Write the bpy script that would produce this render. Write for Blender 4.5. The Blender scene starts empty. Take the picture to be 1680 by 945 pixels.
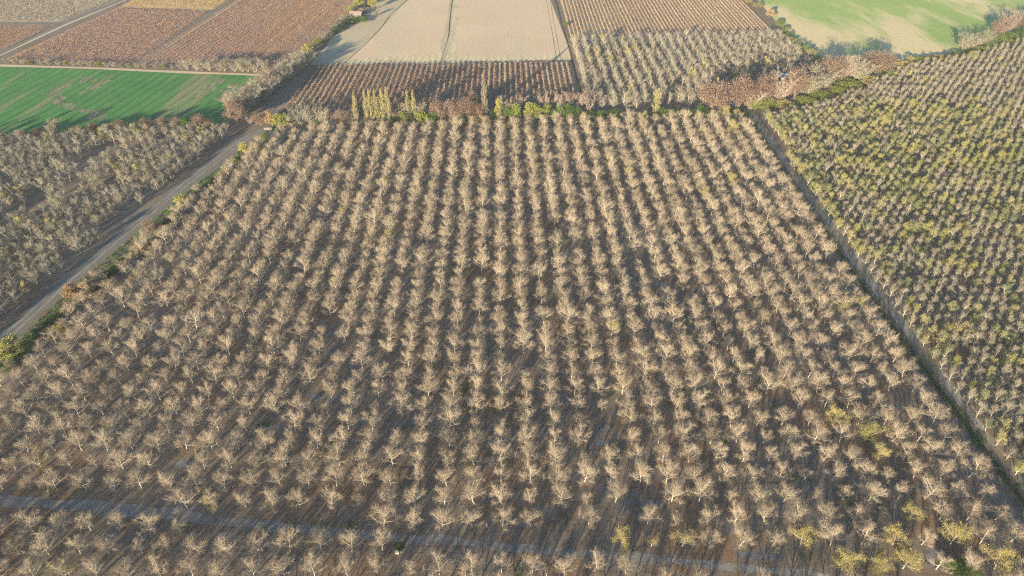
import bpy, math, random
import numpy as np
from mathutils import Matrix, Vector

scene = bpy.context.scene
# ------------------------------------------------------------------ camera
FPX, PITCH, ROLL, CAMH = 1121.0, 0.665255, -0.004848, 146.117
ROW_X0, ROW_Y0, PSI, SX, SY, SKEW = -2.71, 93.786, -0.01303, 7.0, 6.0185, -0.00513
cam_d = bpy.data.cameras.new('camera')
cam_d.sensor_width = 36.0
cam_d.lens = FPX / 1680.0 * 36.0
cam_d.clip_start = 1.0
cam_d.clip_end = 20000.0
cam = bpy.data.objects.new('camera', cam_d)
scene.collection.objects.link(cam)
cam.matrix_world = (Matrix.Translation((0, 0, CAMH)) @ Matrix.Rotation(math.pi / 2 - PITCH, 4, 'X')
                    @ Matrix.Rotation(ROLL, 4, 'Z'))
scene.camera = cam

# ------------------------------------------------------------------ light
SUN_EL, SUN_AZ = math.radians(11.0), math.radians(25.0)      # shadows run 25 degrees to the right of the rows
world = bpy.data.worlds.new('World')
scene.world = world
world.use_nodes = True
wn = world.node_tree
sky = wn.nodes.new('ShaderNodeTexSky')
sky.sky_type = 'NISHITA'
sky.sun_disc = False
sky.sun_elevation = SUN_EL
sky.sun_rotation = SUN_AZ + math.pi
sky.altitude = 400
sky.air_density = 0.9
sky.dust_density = 0.2
sky.ozone_density = 3.2
wn.links.new(sky.outputs[0], wn.nodes['Background'].inputs[0])
wn.nodes['Background'].inputs[1].default_value = 0.075
sun_d = bpy.data.lights.new('sun', 'SUN')
sun_d.energy = 5.0
sun_d.angle = math.radians(0.6)
sun_d.color = (1.0, 0.83, 0.58)
sun = bpy.data.objects.new('sun', sun_d)
scene.collection.objects.link(sun)
sun_dir = Vector((math.sin(SUN_AZ) * math.cos(SUN_EL), math.cos(SUN_AZ) * math.cos(SUN_EL), -math.sin(SUN_EL)))
sun.rotation_euler = sun_dir.to_track_quat('-Z', 'Y').to_euler()
sun.location = (-60, -100, 200)
scene.view_settings.view_transform = 'Standard'
scene.view_settings.look = 'None'
scene.view_settings.gamma = 1.0
scene.view_settings.exposure = 1.8
scene.cycles.use_denoising = False      # the denoiser smears the fine twigs
scene.cycles.filter_width = 1.15

C = scene.collection


# ------------------------------------------------------------------ helpers
def inv(px, py, z=0.0):
    """ground point seen at a photograph pixel"""
    dx, dy = px - 840.0, py - 472.5
    cr, sr = math.cos(ROLL), math.sin(ROLL)
    u, v = cr * dx + sr * dy, -sr * dx + cr * dy
    c, s = math.cos(PITCH), math.sin(PITCH)
    dz = -FPX * s - v * c
    t = (z - CAMH) / dz
    return (u * t, (FPX * c - v * s) * t)


def proj(x, y, z=0.0):
    c, s = math.cos(PITCH), math.sin(PITCH)
    zc = y * c - (z - CAMH) * s
    up = y * s + (z - CAMH) * c
    u, v = FPX * x / zc, -FPX * up / zc
    cr, sr = math.cos(ROLL), math.sin(ROLL)
    return 840 + cr * u - sr * v, 472.5 + sr * u + cr * v


def height_of(px, base, top):
    """real height of something standing at (px, base) whose top reaches pixel row top"""
    a, b = inv(px, base), inv(px, top)
    return CAMH * (1 - math.hypot(*a) / math.hypot(*b))


def px_per_m(x, y):
    return FPX / (y * math.cos(PITCH) + CAMH * math.sin(PITCH))


def lat(i, j):
    a = i * SX
    b = j * SY + a * SKEW
    return (ROW_X0 + a * math.cos(PSI) + b * math.sin(PSI), ROW_Y0 - a * math.sin(PSI) + b * math.cos(PSI))


def in_poly(x, y, poly):
    ins = False
    n = len(poly)
    for k in range(n):
        x1, y1 = poly[k]
        x2, y2 = poly[(k + 1) % n]
        if (y1 > y) != (y2 > y) and x < (x2 - x1) * (y - y1) / (y2 - y1) + x1:
            ins = not ins
    return ins


def interp(pts, y):
    """x along a polyline of (x, y) sorted by y"""
    p = sorted(pts, key=lambda q: q[1])
    if y <= p[0][1]:
        a, b = p[0], p[1]
    elif y >= p[-1][1]:
        a, b = p[-2], p[-1]
    else:
        for a, b in zip(p, p[1:]):
            if a[1] <= y <= b[1]:
                break
    return a[0] + (b[0] - a[0]) * (y - a[1]) / (b[1] - a[1])


def tag(o, label=None, cat=None, group=None, kind=None):
    if label: o['label'] = label
    if cat: o['category'] = cat
    if group: o['group'] = group
    if kind: o['kind'] = kind
    return o


def link_mesh(name, me, parent=None, loc=None):
    o = bpy.data.objects.new(name, me)
    C.objects.link(o)
    if parent: o.parent = parent
    if loc: o.location = loc
    return o


def empty(name, loc, rz=0.0, sc=(1, 1, 1)):
    o = bpy.data.objects.new(name, None)
    o.empty_display_size = 0.5
    C.objects.link(o)
    o.location = loc
    o.rotation_euler = (0, 0, rz)
    o.scale = sc
    return o


ONES = ['', 'first', 'second', 'third', 'fourth', 'fifth', 'sixth', 'seventh', 'eighth', 'ninth', 'tenth', 'eleventh',
        'twelfth', 'thirteenth', 'fourteenth', 'fifteenth', 'sixteenth', 'seventeenth', 'eighteenth', 'nineteenth']
TENS = {2: ('twenty', 'twentieth'), 3: ('thirty', 'thirtieth'), 4: ('forty', 'fortieth'), 5: ('fifty', 'fiftieth'),
        6: ('sixty', 'sixtieth'), 7: ('seventy', 'seventieth'), 8: ('eighty', 'eightieth'), 9: ('ninety', 'ninetieth')}


def ordinal(n):
    if n < 20: return ONES[n]
    t, u = divmod(n, 10)
    return TENS[t][1] if u == 0 else TENS[t][0] + '-' + ONES[u]


class MB:
    """collects geometry and makes one mesh of it"""

    def __init__(s):
        s.v, s.f, s.m, s.n = [], [], [], 0

    def add(s, verts, faces, mi=0):
        verts = np.asarray(verts, float)
        s.v.append(verts)
        for f in faces:
            s.f.append(tuple(int(k) + s.n for k in f))
            s.m.append(mi)
        s.n += len(verts)

    def tube(s, pts, rad, sides=4, mi=0, cap=True):
        pts = np.asarray(pts, float)
        n = len(pts)
        d = np.gradient(pts, axis=0)
        d /= np.linalg.norm(d, axis=1)[:, None] + 1e-9
        ref = np.array([0.31, 0.17, 0.93]) if abs(d[0][2]) < 0.9 else np.array([0.95, 0.3, 0.1])
        a = np.cross(d, ref)
        a /= np.linalg.norm(a, axis=1)[:, None] + 1e-9
        b = np.cross(d, a)
        th = np.arange(sides) * 2 * math.pi / sides
        rad = np.asarray(rad, float)
        ring = (pts[:, None, :] + rad[:, None, None] * (np.cos(th)[None, :, None] * a[:, None, :]
                                                        + np.sin(th)[None, :, None] * b[:, None, :]))
        fs = []
        for k in range(n - 1):
            for q in range(sides):
                r = (q + 1) % sides
                fs.append((k * sides + q, k * sides + r, (k + 1) * sides + r, (k + 1) * sides + q))
        if cap and sides > 2:
            fs.append(tuple((n - 1) * sides + q for q in range(sides)))
        s.add(ring.reshape(-1, 3), fs, mi)

    def box(s, c, d, rz=0.0, mi=0):
        x, y, z = [q / 2 for q in d]
        v = np.array([(-x, -y, -z), (x, -y, -z), (x, y, -z), (-x, y, -z), (-x, -y, z), (x, -y, z), (x, y, z), (-x, y, z)])
        cr, sr = math.cos(rz), math.sin(rz)
        R = np.array([[cr, -sr, 0], [sr, cr, 0], [0, 0, 1]])
        s.add(v @ R.T + np.array(c), [(0, 3, 2, 1), (4, 5, 6, 7), (0, 1, 5, 4), (1, 2, 6, 5), (2, 3, 7, 6), (3, 0, 4, 7)], mi)

    def leaves(s, cen, size, rs, mi=0, flat=0.0):
        """one small bent four-cornered leaf spray at each centre"""
        n = len(cen)
        cen = np.asarray(cen, float)
        nrm = rs.normal(size=(n, 3))
        nrm[:, 2] += flat
        nrm /= np.linalg.norm(nrm, axis=1)[:, None]
        t = np.cross(nrm, rs.normal(size=(n, 3)))
        t /= np.linalg.norm(t, axis=1)[:, None]
        b = np.cross(nrm, t)
        sz = (np.asarray(size) * rs.uniform(0.6, 1.3, n))[:, None] if np.ndim(size) == 0 else np.asarray(size)[:, None]
        q = np.stack([cen + t * sz * 0.62, cen + b * sz * 0.42 + nrm * sz * 0.12, cen - t * sz * 0.5, cen - b * sz * 0.42], axis=1)
        base = s.n
        s.v.append(q.reshape(-1, 3))
        for k in range(n):
            o = base + 4 * k
            s.f.append((o, o + 1, o + 2, o + 3))
            s.m.append(mi)
        s.n += 4 * n

    def mesh(s, name, mats):
        me = bpy.data.meshes.new(name)
        v = np.concatenate(s.v) if s.v else np.zeros((0, 3))
        me.from_pydata(v.tolist(), [], s.f)
        for m in mats: me.materials.append(m)
        me.polygons.foreach_set('material_index', s.m)
        me.update()
        return me


# ------------------------------------------------------------------ materials
def new_mat(name):
    m = bpy.data.materials.new(name)
    m.use_nodes = True
    nt = m.node_tree
    b = nt.nodes['Principled BSDF']
    b.inputs['Roughness'].default_value = 0.9
    b.inputs['Specular IOR Level'].default_value = 0.15
    return m, nt, b


def ramp(nt, fac, stops):
    r = nt.nodes.new('ShaderNodeValToRGB')
    el = r.color_ramp.elements
    while len(el) < len(stops): el.new(0.5)
    for e, (p, c) in zip(el, stops):
        e.position = p
        e.color = (*c, 1)
    nt.links.new(fac, r.inputs[0])
    return r.outputs[0]


def noise(nt, vec, scale, detail=4, rough=0.6, dist=0.0):
    n = nt.nodes.new('ShaderNodeTexNoise')
    n.inputs['Scale'].default_value = scale
    n.inputs['Detail'].default_value = detail
    n.inputs['Roughness'].default_value = rough
    n.inputs['Distortion'].default_value = dist
    if vec is not None: nt.links.new(vec, n.inputs['Vector'])
    return n.outputs['Fac']


def mixc(nt, fac, a, b, mode='MIX'):
    m = nt.nodes.new('ShaderNodeMix')
    m.data_type = 'RGBA'
    m.blend_type = mode
    for sock, val in ((m.inputs['Factor'], fac), (m.inputs['A'], a), (m.inputs['B'], b)):
        if isinstance(val, (int, float)): sock.default_value = val
        elif isinstance(val, tuple): sock.default_value = (*val, 1)
        else: nt.links.new(val, sock)
    return m.outputs['Result']


def fmath(nt, op, a, b=None, clamp=False):
    m = nt.nodes.new('ShaderNodeMath')
    m.operation = op
    m.use_clamp = clamp
    for sock, val in ((m.inputs[0], a), (m.inputs[1], b)):
        if val is None: continue
        if isinstance(val, (int, float)): sock.default_value = val
        else: nt.links.new(val, sock)
    return m.outputs[0]


def coords(nt, rz=0.0, scale=(1, 1, 1)):
    g = nt.nodes.new('ShaderNodeNewGeometry')
    mp = nt.nodes.new('ShaderNodeMapping')
    mp.inputs['Rotation'].default_value = (0, 0, rz)
    mp.inputs['Scale'].default_value = scale
    nt.links.new(g.outputs['Position'], mp.inputs['Vector'])
    return mp.outputs[0]


def bump(nt, b, h, strength=0.5, dist=0.1):
    bp = nt.nodes.new('ShaderNodeBump')
    bp.inputs['Strength'].default_value = strength
    bp.inputs['Distance'].default_value = dist
    nt.links.new(h, bp.inputs['Height'])
    nt.links.new(bp.outputs[0], b.inputs['Normal'])


def bark_mat(name, dark, light, twist=0.25):
    m, nt, b = new_mat(name)
    oi = nt.nodes.new('ShaderNodeObjectInfo')
    tc = nt.nodes.new('ShaderNodeTexCoord')
    n = noise(nt, tc.outputs['Object'], 3.0, 3)
    f = fmath(nt, 'ADD', fmath(nt, 'MULTIPLY', n, 0.7), fmath(nt, 'MULTIPLY', oi.outputs['Random'], 0.45))
    nt.links.new(ramp(nt, f, [(0.25, dark), (0.8, light)]), b.inputs['Base Color'])
    return m


def leaf_mat(name, cols, trans=0.25):
    m, nt, b = new_mat(name)
    g = nt.nodes.new('ShaderNodeNewGeometry')
    oi = nt.nodes.new('ShaderNodeObjectInfo')
    f = fmath(nt, 'ADD', fmath(nt, 'MULTIPLY', g.outputs['Random Per Island'], 0.65), fmath(nt, 'MULTIPLY', oi.outputs['Random'], 0.35))
    k = len(cols)
    col = ramp(nt, f, [(0.1 + 0.8 * q / (k - 1), c) for q, c in enumerate(cols)])
    nt.links.new(col, b.inputs['Base Color'])
    b.inputs['Roughness'].default_value = 0.7
    tr = nt.nodes.new('ShaderNodeBsdfTranslucent')
    nt.links.new(col, tr.inputs['Color'])
    mx = nt.nodes.new('ShaderNodeMixShader')
    mx.inputs[0].default_value = trans
    nt.links.new(b.outputs[0], mx.inputs[1])
    nt.links.new(tr.outputs[0], mx.inputs[2])
    nt.links.new(mx.outputs[0], nt.nodes['Material Output'].inputs['Surface'])
    return m


def plain_mat(name, col, rough=0.6, spec=0.3, var=0.12):
    m, nt, b = new_mat(name)
    tc = nt.nodes.new('ShaderNodeTexCoord')
    n = noise(nt, tc.outputs['Object'], 2.5, 4)
    nt.links.new(ramp(nt, n, [(0.3, tuple(c * (1 - var) for c in col)), (0.7, tuple(min(1, c * (1 + var)) for c in col))]), b.inputs['Base Color'])
    b.inputs['Roughness'].default_value = rough
    b.inputs['Specular IOR Level'].default_value = spec
    return m


BARK = bark_mat('pale_bark', (0.34, 0.32, 0.26), (0.52, 0.48, 0.40))
TWIG = bark_mat('tan_twig', (0.245, 0.20, 0.145), (0.40, 0.33, 0.238))
BARK_G = bark_mat('grey_bark', (0.25, 0.235, 0.20), (0.40, 0.37, 0.31))
TWIG_G = bark_mat('grey_twig', (0.19, 0.175, 0.135), (0.31, 0.28, 0.21))
BARK_D = bark_mat('brown_bark', (0.10, 0.08, 0.06), (0.2, 0.16, 0.12))
TWIG_P = bark_mat('pink_twig', (0.22, 0.16, 0.125), (0.33, 0.25, 0.195))
L_YG = leaf_mat('yellow_green_leaf', [(0.17, 0.19, 0.04), (0.31, 0.31, 0.065), (0.45, 0.40, 0.10)])
L_YEL = leaf_mat('yellow_leaf', [(0.20, 0.19, 0.05), (0.34, 0.30, 0.08), (0.45, 0.38, 0.125)])
L_RUST = leaf_mat('rust_leaf', [(0.145, 0.095, 0.07), (0.225, 0.152, 0.112), (0.30, 0.22, 0.162)])
L_TAN = leaf_mat('tan_leaf', [(0.17, 0.14, 0.085), (0.25, 0.21, 0.13), (0.31, 0.265, 0.175)])
L_GREEN = leaf_mat('green_leaf', [(0.045, 0.085, 0.02), (0.09, 0.15, 0.03), (0.18, 0.24, 0.05)])
L_DARK = leaf_mat('dark_green_leaf', [(0.02, 0.05, 0.018), (0.04, 0.085, 0.025), (0.07, 0.12, 0.03)])
L_YG2 = leaf_mat('dull_yellow_green_leaf', [(0.17, 0.185, 0.045), (0.31, 0.305, 0.075), (0.46, 0.41, 0.12)])
L_YB = leaf_mat('dull_yellow_leaf', [(0.19, 0.175, 0.06), (0.30, 0.265, 0.10), (0.40, 0.345, 0.15)])
L_POP = leaf_mat('poplar_leaf', [(0.20, 0.185, 0.07), (0.32, 0.29, 0.115), (0.42, 0.37, 0.17)])
L_LIME = leaf_mat('lime_leaf', [(0.09, 0.13, 0.03), (0.17, 0.20, 0.045), (0.27, 0.28, 0.07)])
L_ORANGE = leaf_mat('orange_leaf', [(0.25, 0.165, 0.075), (0.36, 0.24, 0.115), (0.44, 0.31, 0.16)])
L_VINE = leaf_mat('vine_leaf', [(0.19, 0.115, 0.085), (0.29, 0.18, 0.13), (0.36, 0.25, 0.17)])
L_VINE6 = leaf_mat('dry_vine_leaf', [(0.22, 0.155, 0.11), (0.32, 0.24, 0.17), (0.40, 0.31, 0.21)])
L_VINE2 = leaf_mat('red_vine_leaf', [(0.25, 0.14, 0.095), (0.36, 0.215, 0.145), (0.45, 0.30, 0.205)])
L_VINE3 = leaf_mat('tan_vine_leaf', [(0.28, 0.18, 0.10), (0.40, 0.28, 0.17), (0.48, 0.36, 0.22)])
L_VINE4 = leaf_mat('grey_vine_leaf', [(0.22, 0.18, 0.13), (0.32, 0.27, 0.19), (0.40, 0.33, 0.22)])
L_VINE5 = leaf_mat('gold_vine_leaf', [(0.34, 0.24, 0.08), (0.46, 0.34, 0.13), (0.50, 0.38, 0.18)])
L_WEED = leaf_mat('weed_leaf', [(0.03, 0.08, 0.02), (0.06, 0.14, 0.03), (0.12, 0.22, 0.05)])


def soil_mat():
    m, nt, b = new_mat('orchard_soil')
    p = coords(nt, -PSI)
    big = noise(nt, p, 0.035, 5, 0.65)
    mid = noise(nt, p, 0.25, 5, 0.7)
    fine = fmath(nt, 'ADD', fmath(nt, 'MULTIPLY', noise(nt, p, 1.1, 5, 0.8), 0.6), fmath(nt, 'MULTIPLY', noise(nt, p, 4.5, 4, 0.8), 0.4))
    soil = ramp(nt, fine, [(0.25, (0.12, 0.11, 0.092)), (0.75, (0.27, 0.24, 0.195))])
    litter = ramp(nt, fine, [(0.25, (0.09, 0.065, 0.045)), (0.55, (0.22, 0.135, 0.075)), (0.8, (0.42, 0.25, 0.13))])
    f = ramp(nt, fmath(nt, 'ADD', fmath(nt, 'MULTIPLY', big, 0.45), fmath(nt, 'MULTIPLY', mid, 0.55)), [(0.40, (0, 0, 0)), (0.60, (1, 1, 1))])
    col = mixc(nt, f, soil, litter)
    # wheel marks along and across the rows
    for axis, period, off in ((0, SX, 2.4), (1, SY, 2.0)):
        sp = nt.nodes.new('ShaderNodeSeparateXYZ')
        nt.links.new(p, sp.inputs[0])
        u = fmath(nt, 'ADD', sp.outputs[axis], fmath(nt, 'MULTIPLY', noise(nt, p, 0.06, 2), 1.4))
        w = fmath(nt, 'PINGPONG', fmath(nt, 'ADD', u, off), period / 2)
        line = fmath(nt, 'LESS_THAN', fmath(nt, 'ABSOLUTE', fmath(nt, 'SUBTRACT', w, 0.85)), 0.17)
        msk = fmath(nt, 'MULTIPLY', line, ramp(nt, noise(nt, p, 0.12, 3), [(0.42, (0, 0, 0)), (0.6, (1, 1, 1))]))
        col = mixc(nt, fmath(nt, 'MULTIPLY', msk, 0.55), col, (0.095, 0.08, 0.07))
    green = ramp(nt, noise(nt, p, 0.11, 5, 0.7, 0.4), [(0.60, (0, 0, 0)), (0.70, (1, 1, 1))])
    col = mixc(nt, fmath(nt, 'MULTIPLY', green, 0.6), col, (0.07, 0.11, 0.035))
    nt.links.new(col, b.inputs['Base Color'])
    bump(nt, b, fine, 0.8, 0.25)
    return m


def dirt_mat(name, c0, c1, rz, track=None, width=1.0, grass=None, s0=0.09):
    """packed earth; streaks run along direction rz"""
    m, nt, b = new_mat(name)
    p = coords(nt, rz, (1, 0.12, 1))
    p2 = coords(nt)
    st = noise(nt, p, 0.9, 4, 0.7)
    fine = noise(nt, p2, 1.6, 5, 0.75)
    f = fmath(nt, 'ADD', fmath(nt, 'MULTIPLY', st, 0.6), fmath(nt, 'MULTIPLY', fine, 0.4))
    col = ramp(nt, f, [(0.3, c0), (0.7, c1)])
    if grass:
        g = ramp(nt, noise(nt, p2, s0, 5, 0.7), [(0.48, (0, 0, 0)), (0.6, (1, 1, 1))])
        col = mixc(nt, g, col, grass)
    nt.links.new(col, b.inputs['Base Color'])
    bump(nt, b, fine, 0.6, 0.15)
    return m


def crop_mat(name, stops, rz, period, stripe, patch=None, scale=0.02, stretch=0.25, p0=0.5, p1=0.58, bumpd=0.2, ridge=0.5):
    """field: colour from broad noise, drill lines along rz, optional bare patches drawn out along the lines"""
    m, nt, b = new_mat(name)
    p = coords(nt)
    pr = coords(nt, rz, (1, stretch, 1))
    big = noise(nt, p, scale, 5, 0.65)
    fine = noise(nt, p, 0.7, 5, 0.75)
    f = fmath(nt, 'ADD', fmath(nt, 'MULTIPLY', big, 0.55), fmath(nt, 'MULTIPLY', fine, 0.45))
    col = ramp(nt, f, stops)
    if patch:
        g = ramp(nt, noise(nt, pr, scale * 1.3, 5, 0.62, 0.25), [(p0, (0, 0, 0)), (p1, (1, 1, 1))])
        col = mixc(nt, g, col, ramp(nt, fine, [(0.3, tuple(c * 0.8 for c in patch)), (0.7, tuple(c * 1.15 for c in patch))]))
    sp = nt.nodes.new('ShaderNodeSeparateXYZ')
    pp = coords(nt, rz)
    nt.links.new(pp, sp.inputs[0])
    w = fmath(nt, 'PINGPONG', fmath(nt, 'ADD', sp.outputs[0], fmath(nt, 'MULTIPLY', noise(nt, p, 0.05, 2), 1.2)), period / 2)
    w = fmath(nt, 'DIVIDE', w, period / 2)
    msk = fmath(nt, 'MULTIPLY', ramp(nt, w, [(0.0, (1, 1, 1)), (0.35, (0, 0, 0))]), noise(nt, pr, 0.15, 3))
    col = mixc(nt, fmath(nt, 'MULTIPLY', msk, stripe), col, tuple(c * 0.45 for c in stops[0][1]))
    nt.links.new(col, b.inputs['Base Color'])
    bump(nt, b, fmath(nt, 'ADD', fine, fmath(nt, 'MULTIPLY', w, ridge)), 0.9, bumpd)
    return m


# ------------------------------------------------------------------ ground, fields, roads
def sheet(name, pts, z, mat, kind='structure'):
    mb = MB()
    mb.add([(x, y, z) for x, y in pts], [tuple(range(len(pts)))])
    me = mb.mesh(name, [mat])
    me.validate()
    if me.polygons[0].normal.z < 0: me.flip_normals()
    return tag(link_mesh(name, me), kind=kind)


def band(name, left, right, z, mat, n=60, wob=0.0, seed=1):
    """strip of ground between two polylines (each (x, y) along the same way), edges a little uneven"""
    rs = np.random.RandomState(seed)

    def resample(p):
        p = np.array(p, float)
        d = np.r_[0, np.cumsum(np.linalg.norm(np.diff(p, axis=0), axis=1))]
        t = np.linspace(0, d[-1], n)
        q = np.stack([np.interp(t, d, p[:, 0]), np.interp(t, d, p[:, 1])], 1)
        if not wob: return q
        g = np.gradient(q, axis=0)
        g /= np.linalg.norm(g, axis=1)[:, None] + 1e-9
        w = np.convolve(rs.normal(0, 1, n + 4), (0.25, 0.5, 0.8, 0.5, 0.25), 'valid') * wob
        return q + np.stack([-g[:, 1], g[:, 0]], 1) * w[:, None]

    a, b = resample(left), resample(right)
    mb = MB()
    mb.add([(x, y, z) for x, y in np.concatenate([a, b])], [(k, k + 1, n + k + 1, n + k) for k in range(n - 1)])
    me = mb.mesh(name, [mat])
    if me.polygons[0].normal.z < 0: me.flip_normals()
    return tag(link_mesh(name, me), kind='structure')


P = lambda *a: [inv(x, y) for x, y in a]
SOIL = soil_mat()
sheet('ground', [(-5000, -3000), (5000, -3000), (5000, 9000), (-5000, 9000)], 0.0, SOIL)

LANE = [inv(228, 106), inv(395, 0)]
LANE_RZ = math.atan2(LANE[1][0] - LANE[0][0], LANE[1][1] - LANE[0][1])      # bearing of the vineyard lanes
GREENDIR = math.radians(10.8)

STRAW = crop_mat('straw_field', [(0.3, (0.53, 0.40, 0.255)), (0.7, (0.66, 0.51, 0.335))], -PSI, 2.2, 0.07, (0.53, 0.46, 0.29), 0.02, 0.12, 0.5, 0.7, 0.2, 0.06)
VERGE = crop_mat('dry_verge', [(0.3, (0.40, 0.33, 0.21)), (0.7, (0.54, 0.45, 0.29))], 0.3, 4.0, 0.1, (0.34, 0.33, 0.18), 0.03, 0.6, 0.5, 0.68)
GREEN = crop_mat('green_crop', [(0.3, (0.045, 0.155, 0.04)), (0.7, (0.088, 0.26, 0.062))], GREENDIR, 6.0, 1.1, (0.22, 0.24, 0.11), 0.05, 0.07, 0.54, 0.68)
MEADOW = crop_mat('patchy_meadow', [(0.3, (0.22, 0.33, 0.09)), (0.7, (0.36, 0.45, 0.13))], math.radians(118), 5.0, 0.04, (0.64, 0.53, 0.28), 0.015, 0.3, 0.48, 0.58, 0.2, 0.08)
VSOIL = crop_mat('vineyard_soil', [(0.3, (0.21, 0.165, 0.12)), (0.7, (0.32, 0.25, 0.18))], -PSI, 3.0, 0.3, (0.28, 0.21, 0.13), 0.03, 0.3)
VSOIL2 = crop_mat('red_vineyard_soil', [(0.3, (0.24, 0.165, 0.12)), (0.7, (0.33, 0.235, 0.17))], LANE_RZ, 2.5, 0.3, (0.33, 0.22, 0.12), 0.02, 0.3)
BSOIL = crop_mat('tan_vineyard_soil', [(0.3, (0.36, 0.26, 0.17)), (0.7, (0.47, 0.35, 0.235))], -PSI, 2.5, 0.3, (0.42, 0.35, 0.21), 0.02, 0.3)
GSOIL = crop_mat('grey_vineyard_soil', [(0.3, (0.27, 0.225, 0.16)), (0.7, (0.37, 0.31, 0.22))], LANE_RZ, 2.5, 0.2, (0.33, 0.24, 0.15), 0.02, 0.3)
GOLD = crop_mat('gold_vineyard_soil', [(0.3, (0.40, 0.28, 0.13)), (0.7, (0.52, 0.39, 0.18))], LANE_RZ, 2.5, 0.2, (0.44, 0.29, 0.16), 0.02, 0.3)
ROAD = dirt_mat('grey_dirt', (0.12, 0.113, 0.096), (0.215, 0.20, 0.172), -math.radians(13), grass=(0.17, 0.15, 0.11), s0=0.2)
TRACK = dirt_mat('track_dirt', (0.17, 0.16, 0.14), (0.285, 0.268, 0.235), math.radians(98), grass=(0.18, 0.16, 0.13), s0=0.3)
TRACK2 = dirt_mat('grassy_track', (0.22, 0.20, 0.16), (0.37, 0.335, 0.26), -math.radians(1.6), grass=(0.25, 0.195, 0.125))
LANEM = dirt_mat('lane_earth', (0.15, 0.14, 0.11), (0.24, 0.22, 0.17), LANE_RZ)
PATHM = dirt_mat('pale_path', (0.46, 0.37, 0.24), (0.60, 0.49, 0.33), math.radians(90))
GREYM = dirt_mat('grey_patch', (0.13, 0.125, 0.12), (0.24, 0.235, 0.225), 0.0, grass=(0.12, 0.10, 0.085), s0=0.5)
DITCHM = dirt_mat('ditch_bed_shade', (0.035, 0.04, 0.025), (0.07, 0.08, 0.04), 0.0)  # near-black tone carries the shade down in the ditch

# fields behind the main hedge
FZ = 0.03
green_poly = P((-420, 100), (0, 109), (432, 124), (400, 170), (372, 200), (340, 208), (0, 222), (-420, 236))
sheet('green_field', green_poly, FZ, GREEN)
band('field_path', P((-420, 96), (0, 105.5), (150, 110), (300, 117), (436, 122)), P((-420, 100), (0, 109), (150, 113), (300, 120), (436, 125)), FZ + 0.02, PATHM, 40, 0.25, 2)
vine_big = P((228, 106), (436, 119), (505, 88), (560, 40), (590, 12), (600, -90), (540, -90), (395, 0))
sheet('red_vineyard_ground', vine_big, FZ, VSOIL2)
vine_mid = P((4, 99), (222, 106), (345, 19), (190, 14))
sheet('vineyard_ground', vine_mid, FZ, VSOIL2)
vine_gold = P((196, 12), (348, 17), (390, -8), (500, -90), (360, -90), (225, -3))
sheet('gold_vineyard_ground', vine_gold, FZ, GOLD)
vine_red = P((-200, 43), (0, 40), (92, 39), (0, 86), (-200, 170))
sheet('small_vineyard_ground', P((-160, 43), (0, 40), (92, 39), (0, 86), (-30, 98), (-160, 95)), FZ, VSOIL2)
vine_grey = P((-400, 42), (0, 36.5), (100, 36), (205, -4), (340, -90), (-400, -90))
sheet('grey_vineyard_ground', vine_grey, FZ, GSOIL)
band('lane_verge', P((228, 107), (309, 53), (394, -1), (524, -90)), P((231.5, 107.5), (312.5, 53), (397, -1), (527, -90)), FZ + 0.015, PATHM, 30, 0.3, 33)
band('lane_near', P((224, 107), (306, 53), (391, -1), (521, -90)), P((229, 107), (310, 53), (395, -1), (526, -90)), FZ + 0.02, LANEM, 30, 0.2, 3)
band('lane_verge', P((-22, 99), (4, 88), (106, 40), (212, -3), (338, -90)), P((-18, 100), (7.5, 89), (109.5, 41), (215, -3), (341, -90)), FZ + 0.015, PATHM, 30, 0.3, 34)
band('lane_far', P((-28, 98.5), (1, 86.5), (102, 38.5), (207, -3), (332, -90)), P((-22, 99.5), (4, 88), (106, 40), (212, -3), (338, -90)), FZ + 0.02, LANEM, 30, 0.2, 4)
band('lane_cross', P((-160, 40), (0, 38), (98, 36)), P((-160, 42), (0, 39.5), (98, 38.5)), FZ + 0.025, LANEM, 20, 0.2, 5)
band('lane_cross', P((190, 15), (270, 17), (350, 18)), P((190, 16.8), (270, 18.8), (350, 20)), FZ + 0.025, LANEM, 20, 0.2, 6)

field_tan = P((565, 104), (620, 55), (668, 0), (745, -90), (905, -90), (903, 0), (930, 70), (938, 98), (722, 102))
sheet('ploughed_field', field_tan, FZ, STRAW)
sheet('verge', P((508, 107), (545, 62), (590, 32), (620, 0), (660, -90), (745, -90), (668, 0), (620, 55), (565, 104)), FZ, VERGE)
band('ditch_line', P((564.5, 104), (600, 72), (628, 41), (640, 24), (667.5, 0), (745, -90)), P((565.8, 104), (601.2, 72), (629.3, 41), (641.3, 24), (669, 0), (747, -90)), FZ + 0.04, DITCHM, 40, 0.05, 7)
band('field_track', P((720, 103), (729, 60), (738, 0), (748, -90)), P((730, 103), (738, 60), (746, 0), (756, -90)), FZ + 0.02, VERGE, 40, 0.4, 8)
band('wheel_rut', P((722, 103), (735, 60), (741.5, 0), (750, -90)), P((723, 103), (736, 60), (742.3, 0), (750.6, -90)), FZ + 0.04, DITCHM, 40, 0.1, 9)
for a in (896, 902):
    band('wheel_rut', P((a + 17, 96), (a + 9, 50), (a, 0), (a - 8, -60)), P((a + 17.7, 96), (a + 9.7, 50), (a + .6, 0), (a - 7.5, -60)), FZ + 0.04, LANEM, 40, 0.06, 10 + a)
vine_mid_poly = P((508, 107), (722, 103), (936, 99), (956, 165), (958, 200), (400, 205), (420, 180))
sheet('vineyard_strip_ground', vine_mid_poly, FZ, VSOIL)
brown_poly = P((918, 0), (905, -80), (1090, -80), (1216, 0), (1277, 58), (938, 66))
sheet('tan_vineyard_ground', brown_poly, FZ, BSOIL)
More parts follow.
